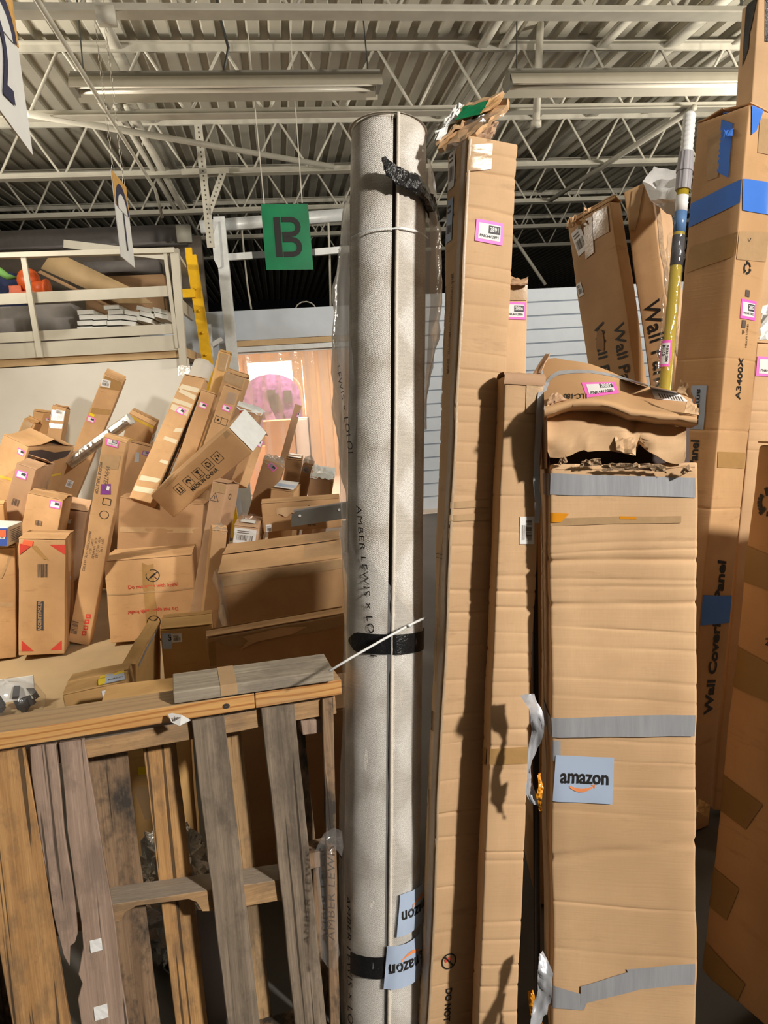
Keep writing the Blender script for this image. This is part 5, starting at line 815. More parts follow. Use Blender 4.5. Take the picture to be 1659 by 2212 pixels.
mb = MB(); mb.quadgrid([[AX*(RL-z)+(E1*math.cos(t)+E2*math.sin(t))*(RR+r_) for t in [2*math.pi*k/60 for k in range(60)]] for z, r_ in ((.0, .001), (-.004, .003), (.0, .0075))], 0, True); mb.obj('end_lip', 'rug_edge', rug, True)
def rug_s(px, py):                                      # photo point -> (theta, s) on the roll
    d = ray(px, py); e = Vector((0, 0, CAMZ))-RA; dp = d-AX*d.dot(AX); ep = e-AX*e.dot(AX); a = dp.dot(dp); b = 2*dp.dot(ep); c_ = ep.dot(ep)-(RR+.006)**2; q = b*b-4*a*c_; t = (-b-math.sqrt(max(0, q)))/(2*a); p = e+d*t; return math.atan2(p.dot(E2), p.dot(E1)), p.dot(AX)
def rmap(a, b, off=0): return rug_p(a/RR, b, off)
def bulge(th, s):                                       # how far the loose film stands off the roll
    L = math.exp(-((th+1.55)/.42)**2); y = s/RL; return .003+L*(.034*math.exp(-((y-.80)/.12)**2)+.016*math.exp(-((y-.58)/.1)**2)+.012*math.exp(-((y-.22)/.14)**2))+.0045*noise.noise(Vector((th*3.2, s*7, 2)))+.0035*noise.noise(Vector((th*9, s*13, 6)))
def fmap(a, b, off=0): return rug_p(a/RR, b, bulge(a/RR, b)+off)
mb = MB(); g = []
for i in range(81):
    y = i/80; s = RL*(.0+.93*y); e = 1.3 if y < .46 else (1.3-1.95*(y-.46)/.12 if y < .58 else -.65-.45*(y-.58)/.3)
    if y > .42: e += .12*noise.noise(Vector((y*14, 1, 1)))
    g.append([fmap(RR*(-2.5+(e+2.5)*k/28), s) for k in range(29)])
mb.quadgrid(g); film_o = mb.obj('plastic_wrap', 'rug_film', rug, True)
mb = MB(); g = []
for i in range(30):
    y = .965-.30*i/29; s = RL*y; q = math.sin(math.pi*min(1, (i+2)/28)); g.append([rug_p(1.25+1.0*k/9, s, .004+(.045*q+.02*noise.noise(Vector((i*.35, k*.5, 3))))*math.sin(math.pi*(k+1)/11)) for k in range(10)])
mb.quadgrid(g); mb.obj('plastic_bag', 'bag_film', rug, True)
mb = MB(); g = []
for i in range(30):
    y = .925-.40*i/29; s = RL*y; g.append([rug_p(-2.3+1.0*k/9, s, .004+(.050*math.sin(math.pi*min(1, (i+1)/26))+.014*noise.noise(Vector((i*.4, k*.5, 9))))*math.sin(math.pi*(k+1)/10)) for k in range(10)])
mb.quadgrid(g); mb.obj('plastic_bag', 'bag_film', rug, True)
mb = MB(); ms = lambda px, py, n_: n_/FPX*1.9
def rug_text(st, x0, y0, x1, y1, cap, sx=1.25, shift=0):
    t0, s0 = rug_s(x0, y0); t1, s1 = rug_s(x1, y1); A_ = (RR*t0, s0); B_ = (RR*t1, s1); ca, cb_ = (A_[0]+B_[0])/2, (A_[1]+B_[1])/2; rot = math.atan2(B_[1]-A_[1], B_[0]-A_[0]); v, f = text2d(st, 0, 0, 1.15); W_ = max(x for x, y in v)-min(x for x, y in v); L = math.dist(A_, B_); sz = cap/FPX*1.9*1.4; put_text(mb, fmap, st, sz, ca, cb_, rot, 0, .0012, .0, .12, 1.15, L/(W_*sz))
for a_ in (('LEWIS × LOLOI', 742, 790, 760, 978, 13), ('AMBER LEWIS × LOLOI', 774, 1092, 806, 1418, 14), ('AMBER LEWIS × LOLOI', 752, 1935, 757, 2262, 14), ('× LOLOI', 748, 470, 744, 560, 13), ('OI', 737, 1800, 742, 1850, 14)): mb = MB(); rug_text(*a_); mb.obj('lettering', 'black_print', film_o)
def band(p0, p1, w0, name, mat, point=False, off=.006, nseg=24, wrap=0.):
    t0, s0 = rug_s(*p0); t1, s1 = rug_s(*p1); t1 += wrap; mb = MB(); g = []
    for i in range(nseg+1):
        u = i/nseg; t = t0+(t1-t0)*u; s = s0+(s1-s0)*u; w_ = w0*(1-.85*max(0, 1-u/.10) if point else 1); g.append([rug_p(t, s+w_*(j/4-.5), off+.0015*noise.noise(Vector((u*9, j, s0*5)))) for j in range(5)])
    mb.quadgrid(g); return mb.obj(name, mat, rug, True)
band((754, 1383), (914, 1379), .052, 'black_tape', 'black_tape', True, wrap=.25); band((757, 2078), (838, 2088), .056, 'black_tape', 'black_tape', wrap=.3); band((762, 513), (914, 511), .0045, 'zip_tie', 'white_plastic', off=.009, wrap=.2)
mb = MB(); pth = [at(711, 1450, 1.70), at(760, 1420, 1.72), at(830, 1380, 1.745), at(885, 1350, 1.775), at(906, 1340, 1.82), at(918, 1335, 1.9)]; mb.tube([p-RA for p in pth], .0032, 6); mb.box(at(884, 1351, 1.77)-RA, (.010, .008, .008)); mb.obj('zip_tie', 'white_plastic', rug, True)
mb = MB(); pth = [(831, 348, 1.835), (838, 362, 1.845), (858, 378, 1.85), (880, 388, 1.86), (900, 398, 1.88), (915, 415, 1.91), (926, 438, 1.94), (934, 452, 1.965), (940, 472, 1.985)]; wid = [.022, .034, .040, .036, .044, .040, .042, .046, .036]; g = []
for i in range(33):
    u = i/32*(len(pth)-1); k = min(int(u), len(pth)-2); f_ = u-k; p = at(*pth[k]).lerp(at(*pth[k+1]), f_); w_ = wid[k]*(1-f_)+wid[k+1]*f_; tw_ = .9*math.sin(u*1.3)+.6; r = []
    for j in range(8):
        q = 2*math.pi*j/8; v_ = Vector((math.cos(q)*w_*.34, math.sin(q+tw_)*.009, math.sin(q)*w_*.62)); r.append(p-RA+v_+Vector((0, 0, 1))*.009*noise.noise(Vector((i*.8, j*1.4, 2)))+Vector((1, 0, 0))*.007*noise.noise(Vector((i*.9, j*1.1, 7))))
    g.append(r)
mb.quadgrid(g, 0, True); mb.poly(g[0]); mb.obj('black_tape', 'black_tape', rug)
def amazon(mapf, parent, a, b, w, h, rot, off=.003, mats=('pale_blue_label', 'black_print', 'orange_smile'), skew=0, full=True):
    mb = MB(); q = rect(a, b, w, h, rot); q[0] = (q[0][0]-skew, q[0][1]); q[1] = (q[1][0]-skew*.6, q[1][1]); patch(mb, mapf, q, 0, off, 6, 12); o = mb.obj('shop_label', [mats[0]], parent, True); c_, s_ = math.cos(rot), math.sin(rot); L = lambda x, y: (a+x*c_-y*s_, b+x*s_+y*c_)
    t = MB(); x, y = L(0, h*.05); v, f = text2d('amazon', .022, 0, 1.0); W_ = max(p[0] for p in v)-min(p[0] for p in v); sz = h*.42; put_text(t, mapf, 'amazon', sz, x, y, rot, 0, off+.0012, .022, 0, 1.0, w*.82/(W_*sz)); t.obj('lettering', mats[1], o)
    t = MB(); pts = []
    for i in range(13): u = i/12; x_ = -w*.26+w*.42*u; y_ = -h*.16-h*.085*math.sin(math.pi*u)+h*.02*u; pts.append((x_, y_, h*.012+h*.028*math.sin(math.pi*min(1, u*.9+.1))))
    t.quadgrid([[mapf(*L(x_, y_+wd), off+.001) for x_, y_, wd in pts], [mapf(*L(x_, y_-wd), off+.001) for x_, y_, wd in pts]]); t.poly([mapf(*L(w*.11, -h*.11), off+.001), mapf(*L(w*.18, -h*.09), off+.001), mapf(*L(w*.17, -h*.19), off+.001), mapf(*L(w*.155, -h*.13), off+.001)]); t.obj('arrow', mats[2], o); return o
t_, s_ = rug_s(826, 2087); amazon(fmap, rug, RR*t_+.064, s_, .122, .112, math.pi, .010, skew=-.012); t_, s_ = rug_s(853, 1975); amazon(fmap, rug, RR*t_+.064, s_, .126, .108, math.pi, .008, skew=-.012)
mb = MB(); tb = MB(); cl = [((738, 1795), (742, 1830), 1.86), ((722, 1788), (738, 1850), 1.845), ((700, 1800), (726, 1835), 1.83), ((684, 1830), (720, 1838), 1.82), ((678, 1850), (722, 1858), 1.815), ((684, 1900), (725, 1900), 1.815), ((690, 1960), (728, 1960), 1.82), ((690, 2030), (730, 2025), 1.82), ((694, 2070), (734, 2062), 1.82), ((708, 2090), (722, 2094), 1.82)]
g = []
for (l, r_, D_) in cl: g.append([at(l[0]+(r_[0]-l[0])*k/5, l[1]+(r_[1]-l[1])*k/5, D_+.012*math.sin(k*1.2)+.008*noise.noise(Vector((l[1]*.05, k, 1))))-RA for k in range(6)])
mb.quadgrid(g); st_o = mb.obj('loose_strip', 'strip_film', rug, True); tm = lambda a, b, off=0: at(a, -b, 1.808)-RA; put_text(tb, tm, 'AMBER LEWIS', 23, 716, -1930, math.pi/2, 0, 0, 0, .12, 1.1, 1.35); tb.obj('lettering', 'grey_print', st_o)
# ------------------------------------------------------------------ tall cartons right of the rug
def creaselist(key, pys, px, dep, wid=.004): return None
def zl(key, pxs):                                       # heights on a box front for a list of photo points
    loc, rot, dim = BOX[key]; R = Euler(rot, 'XYZ').to_matrix(); base = Vector(loc)-R@Vector((0, 0, dim[2]/2)); o = base+R@Vector((0, -dim[1]/2, 0)); n = R@Vector((0, -1, 0)); out = []
    for px, py in pxs: d = ray(px, py); e = Vector((0, 0, CAMZ)); t = (o-e).dot(n)/d.dot(n); out.append((e+d*t-o).dot(R@Vector((0, 0, 1))))
    return out
rg = random.Random(5)
def cre(key, pxs, dep=.0032, wid=.0048, slope=.03): return [(z, dep*rg.uniform(.4, 1.2), wid*rg.uniform(.7, 1.5), slope*rg.uniform(-1, 1)) for z in zl(key, pxs)]
c = Carton('long_carton', 'box2891', 'tallest long carton, pink label 2891 and torn open top, right of the rug', 'kraft_light', .0035, cuts=26, taper=.8, creases=cre('box2891', [(1040, y) for y in (330, 372, 400, 452, 575, 605, 660, 700, 765, 803, 843, 880, 915, 958, 1000, 1036, 1072, 1140, 1180, 1220, 1276, 1322, 1361, 1390, 1466, 1540, 1578, 1600, 1680, 1750, 1800, 1905, 2000, 2060, 2110, 2180)])); c91 = c
lab(c, 'front', 1056, 502, 67, -.02, num='2891'); W, D, H = c.dim
paper(c, 'left', 976, 365, 34, 2.4, 0); paper(c, 'left', 971, 478, 34, 2.6, 0, mat='pale_blue_label', seed=3)
txt(c, 'left', [('MULTIFUNCTION GYMNASTIC BEAM', 972, 700, 9, R90, .01), ('Density 28kg/m³ 10cm-20cm-240cm', 956, 690, 6.5, R90), ('Colour: Pink  Material: PU leather, EPE foam', 946, 820, 5, R90)], 'grey_print'); c.marks('left', [([(D*.35, .92), (D*.35, 1.20)], .0016), ([(D*.65, .92), (D*.65, 1.24)], .0016), ([(D*.35, 1.20), (D*.15, 1.30)], .0016), ([(D*.65, 1.24), (D*.85, 1.34)], .0016), ([(D*.3, 1.24), (D*.8, 1.24)], .0016), ([(D*.3, 1.25), (D*.8, 1.25)], .0016)], 'grey_print')
c.tape([('left', [(D-.028, .0), (D-.001, .0), (D-.001, H-.01), (D-.028, H-.01)]), ('front', [(.001, 0), (.007, 0), (.009, H-.01), (.001, H-.01)])], 'edge_tape', off=.0025, n=60)
for py in (1092, 1370, 1120): tapeq(c, 'front', [(955, py+6), (1060, py+4), (1060, py-12), (955, py-8)], 'clear_tape', off=.0025) if py != 1370 else None
tapeq(c, 'front', [(1006, 370), (1060, 366), (1062, 312), (1008, 314)], 'clear_tape', off=.003)
a, b = c.px('front', 968, 2075); mb = MB(); f = c.map('front'); o_, i_ = circle(a, b, .021, 24), circle(a, b, .0175, 24); mb.quadgrid([[f(*p, .002) for p in o_], [f(*p, .002) for p in i_]]); patch(mb, f, rect(a, b, .038, .004, -.8), 0, .002, 1, 1); mb.obj('no_knife_mark', 'black_print', c.o); mb = MB(); patch(mb, f, rect(a-.004, b+.004, .016, .009, .4), 0, .0018, 1, 1); mb.obj('printing', 'red_print', c.o)
txt(c, 'front', [('DO NOT CUT', 966, 2190, 13, R90, .03)])
def crumple(name, mat, parent, corners, th, amp, seed, n=9, m=7, fr=2.2):
    A_, B_, C_, D_ = [Vector(p) for p in corners]; nn = (B_-A_).cross(D_-A_).normalized(); tp, bt = [], []
    for i in range(n+1):
        t = i/n; r1, r2 = [], []
        for j in range(m+1):
            s = j/m; p = (A_*(1-s)+B_*s)*(1-t)+(D_*(1-s)+C_*s)*t; e = 1 if min(i, n-i, j, m-j) else 1.6; p = p+nn*amp*noise.noise(Vector((i*fr/n*3, j*fr/m*3, seed)))+(B_-A_)*.035*e*noise.noise(Vector((i*1.3, j*.7, seed+4)))+(D_-A_)*.028*e*noise.noise(Vector((i*.7, j*1.3, seed+8))); r1.append(p); r2.append(p-nn*th)
        tp.append(r1); bt.append(r2)
    mb = MB(); mb.quadgrid(tp); mb.quadgrid([r[::-1] for r in bt]); mb.quadgrid([tp[0][::-1], bt[0][::-1]]); mb.quadgrid([tp[-1], bt[-1]]); mb.quadgrid([[r[0] for r in tp], [r[0] for r in bt]]); mb.quadgrid([[r[-1] for r in tp][::-1], [r[-1] for r in bt][::-1]])
    o = mb.obj(name, mat, parent, 'foam' in name); return o
def loc_of(o, p): return o.rotation_euler.to_matrix().inverted()@(Vector(p)-o.location)
LP = lambda c, *pts: [loc_of(c.o, at(*p)) for p in pts]
crumple('torn_flap', 'kraft', c.o, LP(c, (945, 322, 1.85), (1028, 290, 1.78), (1100, 215, 1.80), (1000, 232, 1.95)), .012, .012, 3)
crumple('torn_flap', 'kraft_light', c.o, LP(c, (940, 310, 1.86), (1000, 262, 1.84), (1086, 196, 1.86), (985, 232, 1.98)), .006, .012, 8)
crumple('torn_flap', 'kraft_brown', c.o, LP(c, (1008, 300, 1.79), (1060, 300, 1.78), (1078, 262, 1.84), (1020, 270, 1.86)), .005, .01, 11)
crumple('green_label', 'sign_green', c.o, LP(c, (982, 260, 1.842), (1040, 246, 1.815), (1062, 214, 1.83), (1000, 232, 1.86)), .001, .004, 5, 5, 5); crumple('label_print', 'kraft_orange', c.o, LP(c, (1036, 246, 1.812), (1076, 228, 1.80), (1090, 202, 1.82), (1058, 214, 1.83)), .001, .004, 6, 4, 4)
crumple('plastic_wrap', 'white_plastic', c.o, LP(c, (932, 308, 1.86), (948, 300, 1.84), (1002, 226, 1.90), (985, 224, 1.93)), .001, .014, 9); crumple('plastic_wrap', 'clear_film', c.o, LP(c, (950, 335, 1.82), (1060, 300, 1.765), (1100, 228, 1.785), (1010, 262, 1.80)), .001, .016, 12)
c = Carton('long_carton', 'box2886', 'shorter creased carton with a white barcode label, standing between 2891 and the taped box', 'kraft_light', .003, cuts=22, creases=cre('box2886', [(1125, y) for y in (880, 910, 1010, 1072, 1150, 1245, 1279, 1313, 1367, 1412, 1445, 1474, 1506, 1576, 1612, 1662, 1737, 1840, 1858, 1990, 2030, 2085, 2130, 2185)]))
paper(c, 'front', 1137, 1146, 60, .54, math.pi/2+.03, label='white barcode label'); tapeq(c, 'front', [(1050, 1652), (1138, 1648), (1140, 1612), (1052, 1618)], 'brown_tape', off=.002); tapeq(c, 'left', [(1032, 1650), (1050, 1652), (1052, 1618), (1034, 1614)], 'brown_tape', off=.002)
W, D, H = c.dim; mb = MB(); g = [[Vector((-W/2-.002+(W+.004)*j/8, y, H+z+.002*noise.noise(Vector((j*.8, y*40, 1))))) for j in range(9)] for y, z in ((-D/2-.004, -.024), (-D/2-.008, -.004), (-D/2+.005, .006), (0, .009), (D/2-.01, .007), (D/2, -.002))]; mb.quadgrid(g); mb.obj('flap', 'kraft_brown', c.o, True); c.tape([('front', [(W*.55, H-.09), (W*.97, H-.09), (W*.97, H-.022), (W*.55, H-.022)])], 'clear_tape', off=.0025)
c = Carton('long_carton', 'box2886b', 'carton with pink label 2886 behind the 2891 carton, taller than the creased one', 'kraft_light', .002, cuts=14); lab(c, 'front', 1112, 672, 52, 0, num='2886'); crumple('torn_flap', 'kraft_brown', c.o, LP(c, (1095, 612, 2.09), (1140, 612, 2.09), (1140, 600, 2.16), (1095, 600, 2.16)), .004, .01, 2, 5, 6); tapeq(c, 'front', [(1095, 650), (1138, 650), (1140, 612), (1095, 612)], 'clear_tape', off=.003); crumple('plastic_wrap', 'milky_film', c.o, LP(c, (1112, 376, 2.05), (1138, 382, 2.05), (1134, 372, 2.1), (1116, 372, 2.1)), .001, .004, 4, 3, 3) if False else None
# the big taped box with the torn head
K = 'box2885'; L_, R_, Dm = BOX[K]; BOX[K] = (L_, R_, Dm)
c = Carton('taped_carton', K, 'big tan box with grey duct tape, torn hole near its top and label 2885', 'kraft_light', .0045, cuts=30, r=.008, skip_top=True, creases=cre(K, [(1340, y) for y in (1150, 1172, 1190, 1252, 1268, 1360, 1400, 1470, 1510, 1600, 1645, 1700, 1760, 1960, 2060)], .0028, .005, .05)+[(zl(K, [(1340, 1838)])[0], .010, .010, .16), (zl(K, [(1340, 1305)])[0], .006, .009, .03), (zl(K, [(1340, 1210)])[0], .007, .009, .0)])
W, D, H = c.dim; f = c.map('front'); q = lambda px, py: c.px('front', px, py)
fd = lambda px: -.046*(px-1180)/321
def LPd(c, *pts): return [loc_of(c.o, at(x, y, D_+fd(x))) for x, y, D_ in pts]
# jagged upper edge of the shell front, below the hole
jag = [(1176, 1012), (1184, 992), (1200, 988), (1220, 990), (1240, 984), (1252, 985), (1258, 1002), (1275, 1000), (1300, 1004), (1316, 1016), (1338, 1006), (1376, 1004), (1400, 1006), (1440, 1012), (1470, 1006), (1480, 1004), (1490, 1016), (1500, 1018)]
ed = [q(*p) for p in jag]; mb = MB(); mb.quadgrid([[f(min(max(a, 0), W), H-.012, .001) for a, b in ed], [f(min(max(a, 0), W), b, .001+.004*math.sin(i*2.1)) for i, (a, b) in enumerate(ed)], [f(min(max(a, 0), W), b-.002, -.012) for i, (a, b) in enumerate(ed)], [f(min(max(a, 0), W), H-.012, -.012) for a, b in ed]]); mb.obj('torn_edge', 'kraft_light', c.o)
for k, (x0, y0, x1, y1) in enumerate(((1252, 1000, 1300, 996), (1300, 1008, 1380, 1006), (1380, 1006, 1440, 1012), (1206, 995, 1226, 990), (1470, 1020, 1492, 1010))): crumple('torn_edge', 'torn_paper', c.o, LPd(c, (x0, y0+9, 1.688), (x1, y1+9, 1.688), (x1-3, y1-5, 1.675), (x0+4, y0-6, 1.675)), .0015, .008, 20+k, 4, 8)
mb = MB(); mb.quadgrid([[Vector((-W/2+.004+(W-.008)*j/6, -D/2+.055+.012*math.sin(j), z)) for j in range(7)] for z in (H-.30, H-.05, H+.09)]); mb.obj('dark_inside', 'gap_shade', c.o)  # near-black sheet standing for the shade inside the hollow box
mb = MB(); mb.quadgrid([[Vector((x, y, z)) for x, y in ((-W/2+.003, -D/2+.01), (-W/2+.003, D/2-.004), (W/2-.026, D/2-.004), (W/2-.026, -D/2+.01))] for z in (H-.05, H+.05, H+.115)]); mb.obj('head_walls', 'kraft', c.o)
# head: bent front panel above the hole
lo = [(1183, 975), (1188, 988), (1200, 989), (1215, 990), (1232, 984), (1248, 976), (1262, 972), (1270, 976), (1288, 974), (1320, 974), (1342, 978), (1360, 982), (1372, 984), (1376, 970), (1380, 958), (1400, 975), (1420, 985), (1440, 998), (1460, 1003), (1478, 1000), (1482, 985)]
up = [(1182+301*i/20, 892-14*math.sin(math.pi*min(1, i/14))+(10*(i-10)/10 if i > 10 else 0)) for i in range(21)]
g = []
for r in range(11):
    t = r/10; row = []
    for i in range(21):
        x = lo[i][0]*(1-t)+up[i][0]*t; y = lo[i][1]*(1-t)+up[i][1]*t; dd = 1.690+fd(x)+.035*t-.018*math.sin(math.pi*t)+.012*noise.noise(Vector((i*.35, t*2.2, 5)))+(.02*(1-t) if 12 <= i <= 14 else 0)+.006*noise.noise(Vector((i*1.1, t*7, 9))); row.append(loc_of(c.o, at(x, y, dd)))
    g.append(row)
mb = MB(); mb.quadgrid(g); mb.quadgrid([[p+Vector((0, .004, 0)) for p in r[::-1]] for r in g]); mb.quadgrid([g[0], [p+Vector((0, .004, 0)) for p in g[0]]]); hd = mb.obj('head_panel', 'kraft_light', c.o, True)
# flap hanging in the hole
crumple('torn_flap', 'kraft_light', c.o, LPd(c, (1332, 972, 1.675), (1374, 983, 1.672), (1372, 945, 1.685), (1328, 940, 1.688)), .003, .010, 31, 5, 5)
# lid: folded lip in front and sheet running back over the contents
fr_ = [(1176+330*i/16, 882-20*math.sin(math.pi*min(1, i/9))+(18*max(0, i-8)/8)) for i in range(17)]
lip = [(x, y+17+1.5*math.sin(i*1.7)) for i, (x, y) in enumerate(fr_)]
bk = [(1172, 776), (1200, 773), (1225, 778), (1250, 781), (1275, 786), (1300, 795), (1320, 803), (1340, 812), (1358, 820), (1376, 828), (1394, 834), (1412, 838), (1430, 842), (1448, 846), (1466, 850), (1482, 856), (1494, 862)]
rows = []
for t in (0, .06, .12, .2, .35, .5, .65, .8, .92, 1.0):
    row = []
    for i in range(17):
        p = at(fr_[i][0]*(1-t)+bk[i][0]*t, fr_[i][1]*(1-t)+bk[i][1]*t-0*math.sin(math.pi*t), 1.655+fd(fr_[i][0])+.30*t+.006*noise.noise(Vector((i*.5, t*4, 2)))); row.append(loc_of(c.o, p))
    rows.append(row)
lp = [[loc_of(c.o, at(x, y, 1.662+fd(x)+.002*noise.noise(Vector((i, 3, 1))))) for i, (x, y) in enumerate(lip)], [loc_of(c.o, at(x, y-8, 1.648+fd(x)+.002*noise.noise(Vector((i*.8, 1, 1))))) for i, (x, y) in enumerate(lip)]]
mb = MB(); mb.quadgrid([[p+Vector((0, .05, -.004)) for p in lp[0]]]+lp+rows); lid = mb.obj('lid', 'kraft', c.o, True)
def lidmap(px, py, lift=.003):
    # point on the lid seen at a photo point
    best = None
    for r in range(len(rows)-1):
        for i in range(16):
            for tri in ((rows[r][i], rows[r][i+1], rows[r+1][i+1]), (rows[r][i], rows[r+1][i+1], rows[r+1][i])):
                wv = [c.o.rotation_euler.to_matrix()@p+c.o.location for p in tri]; n_ = (wv[1]-wv[0]).cross(wv[2]-wv[0]); d = ray(px, py); e = Vector((0, 0, CAMZ)); dn = d.dot(n_)
                if abs(dn) < 1e-9: continue
                t = (wv[0]-e).dot(n_)/dn; p = e+d*t; ins = all(((wv[(k+1) % 3]-wv[k]).cross(p-wv[k])).dot(n_) >= -1e-9 for k in range(3))
                if ins: return loc_of(c.o, p-d.normalized()*lift)
    return loc_of(c.o, at(px, py, 1.75))
def lid_patch(mb, quad, mi=0, lift=.003, n=4, m=6): mb.quadgrid([[lidmap(*[(quad[0][k]*(1-s)+quad[1][k]*s)*(1-t)+(quad[3][k]*(1-s)+quad[2][k]*s)*t for k in (0, 1)], lift) for s in [j/m for j in range(m+1)]] for t in [i/n for i in range(n+1)]], mi)
mb = MB(); lid_patch(mb, [(1268, 859), (1338, 849), (1329, 825), (1256, 826)]); lid_patch(mb, [(1273, 852), (1328, 843), (1322, 828), (1266, 830)], 1, .0045); lid_patch(mb, [(1297, 838), (1326, 836), (1321, 828), (1294, 829)], 2, .006); il = mb.obj('inventory_label', ['pink_label', 'white_paper', 'dark_panel'], c.o, True)
t = MB(); put_text(t, lambda a, b, off: lidmap(1309+a, 833-b, off), '2885', 11.5, 0, 0, .05, 0, .008, .02); t.obj('lettering', 'white_paper', il); t = MB(); put_text(t, lambda a, b, off: lidmap(1300+a, 846-b, off), 'PNK4412885', 9.0, 0, 0, .12, 0, .0065, .01); t.obj('lettering', 'black_print', il)
mb = MB(); lid_patch(mb, [(1415, 862), (1488, 868), (1462, 846), (1402, 832)]); [lid_patch(mb, [(1426+6*k, 859+.9*k), (1429+6*k, 859.4+.9*k), (1424+6*k, 850+.9*k), (1421+6*k, 849.6+.9*k)], 1, .005, 1, 1) for k in range(9)]; mb.obj('shipping_label', ['white_paper', 'grey_print'], c.o, True)
t = MB(); put_text(t, lambda a, b, off: lidmap(1244+a, 855-b, off), '1LC-180', 15, 0, 0, math.pi, 0, .004, .015); t.obj('printing', 'black_print', c.o)
mb = MB(); sp_ = [(1178, 830, 10), (1190, 815, 10), (1205, 806, 9), (1225, 803, 8), (1250, 802, 7), (1280, 803, 6), (1310, 808, 6), (1340, 815, 5), (1375, 826, 5), (1400, 833, 5)]; mb.quadgrid([[lidmap(x, y+w_*s_, .004) for s_ in (-.5, 0, .5)] for x, y, w_ in sp_]); mb.obj('duct_tape', 'duct_tape', c.o, True)
for k, cr in enumerate((((1150, 808, 1.9), (1168, 806, 1.88), (1188, 762, 1.93), (1176, 768, 1.95)), ((1182, 872, 1.66), (1224, 862, 1.66), (1206, 846, 1.68), (1188, 852, 1.68)), ((1180, 896, 1.66), (1202, 890, 1.655), (1200, 866, 1.66), (1184, 864, 1.665)), ((1462, 846, 1.69), (1498, 860, 1.66), (1484, 826, 1.69), (1470, 822, 1.72)), ((1478, 892, 1.645), (1510, 896, 1.65), (1506, 872, 1.66), (1484, 868, 1.66)))): crumple('torn_corner', 'kraft_brown' if k < 3 else 'kraft_light', c.o, LPd(c, *cr), .003, .009, 40+k, 4, 4, 1.4)
mb = MB(); g = [[loc_of(c.o, at(x, y, d)) for x, y, d in r] for r in (((1181, 896, 1.672), (1182, 940, 1.675), (1182, 1012, 1.695)), ((1172, 880, 1.75), (1172, 940, 1.77), (1172, 1012, 1.80)), ((1164, 820, 1.93), (1163, 900, 1.93), (1162, 1012, 1.94)))]; mb.quadgrid(g); mb.obj('head_side', 'kraft_brown', c.o)
mb = MB(); mb.quadgrid([[loc_of(c.o, at(x+w_*(j-1), y, 1.742+dz*.6)) for j in range(3)] for x, y, w_, dz in ((1180, 826, 7, .06), (1170, 850, 8, .02), (1166, 890, 8, .0), (1163, 940, 7, .01), (1160, 985, 6, .0), (1158, 1040, 6, .0), (1162, 1082, 7, .0), (1160, 1130, 5, .01))]); mb.obj('duct_tape', 'duct_tape', c.o, True)
# duct tape bands, labels
def duct(p, label=None, off=.003): c.tape([('front', [q(*x) for x in p])], 'duct_tape', 'duct_tape', label, off, 8, 12)
duct([(1180, 1068), (1501, 1074), (1501, 1032), (1180, 1022)]); duct([(1183, 1590), (1500, 1588), (1500, 1542), (1183, 1548)], None, .006); duct([(1190, 2176), (1262, 2180), (1274, 2150), (1190, 2126)]); duct([(1255, 2168), (1376, 2136), (1376, 2092), (1255, 2128)], None, .0035); duct([(1370, 2136), (1497, 2126), (1497, 2080), (1352, 2092)]); duct([(1184, 1642), (1209, 1642), (1209, 1596), (1184, 1597)])
for y0, y1 in ((1022, 1070), (1548, 1590), (2126, 2176)): c.tape([('left', [(D-.14, zl(K, [(1184, y1)])[0]), (D, zl(K, [(1184, y1)])[0]), (D, zl(K, [(1184, y0)])[0]), (D-.14, zl(K, [(1184, y0)])[0])])], 'duct_tape', 'duct_tape', None, .003, 4, 6)
tapeq(c, 'front', [(1181, 1128), (1212, 1126), (1228, 1108), (1181, 1106)], 'amber_tape', name='amber_tape', off=.0028); tapeq(c, 'front', [(1338, 1122), (1374, 1123), (1374, 1117), (1338, 1116)], 'amber_tape', name='amber_tape', off=.0028); tapeq(c, 'front', [(1186, 1135), (1470, 1130), (1470, 1115), (1186, 1118)], 'clear_tape', off=.0022)
a, b = q(1261, 1682); amazon(f, c.o, a, b, c.sz('front', 1261, 1682, 128), c.sz('front', 1261, 1682, 106), -.02, .0045, skew=.006)
for k, (pp, mt) in enumerate((([(1138, 1500, 1.70, .034), (1150, 1520, 1.685, .05), (1160, 1545, 1.69, .034), (1162, 1580, 1.70, .03), (1152, 1615, 1.70, .022), (1142, 1660, 1.70, .020), (1144, 1705, 1.70, .026), (1156, 1738, 1.70, .018)], 'duct_tape'), ([(1164, 1672, 1.70, .016), (1168, 1700, 1.69, .018), (1164, 1722, 1.69, .014), (1168, 1752, 1.70, .008)], 'amber_tape'), ([(1168, 2060, 1.72, .022), (1178, 2100, 1.70, .034), (1176, 2150, 1.69, .034), (1160, 2205, 1.68, .036), (1150, 2260, 1.68, .03)], 'duct_tape'), ([(1146, 2140, 1.73, .014), (1152, 2180, 1.72, .02), (1166, 2225, 1.71, .03)], 'amber_tape'))):
    g = []; nn = 28
    for i in range(nn+1):
        u = i/nn*(len(pp)-1); k0 = min(int(u), len(pp)-2); f_ = u-k0; p = at(*pp[k0][:3]).lerp(at(*pp[k0+1][:3]), f_); w_ = pp[k0][3]*(1-f_)+pp[k0+1][3]*f_; tw_ = .8*math.sin(u*1.5+k)+.2; g.append([loc_of(c.o, p+Vector((math.cos(tw_), math.sin(tw_), 0))*w_*(j/6-.5)+Vector((0, .008*noise.noise(Vector((i*.5, j*.8, k))), .004*noise.noise(Vector((i*.4, j, k+5)))))) for j in range(7)])
    mb = MB(); mb.quadgrid(g); mb.obj('tape_tail', mt, c.o, True)
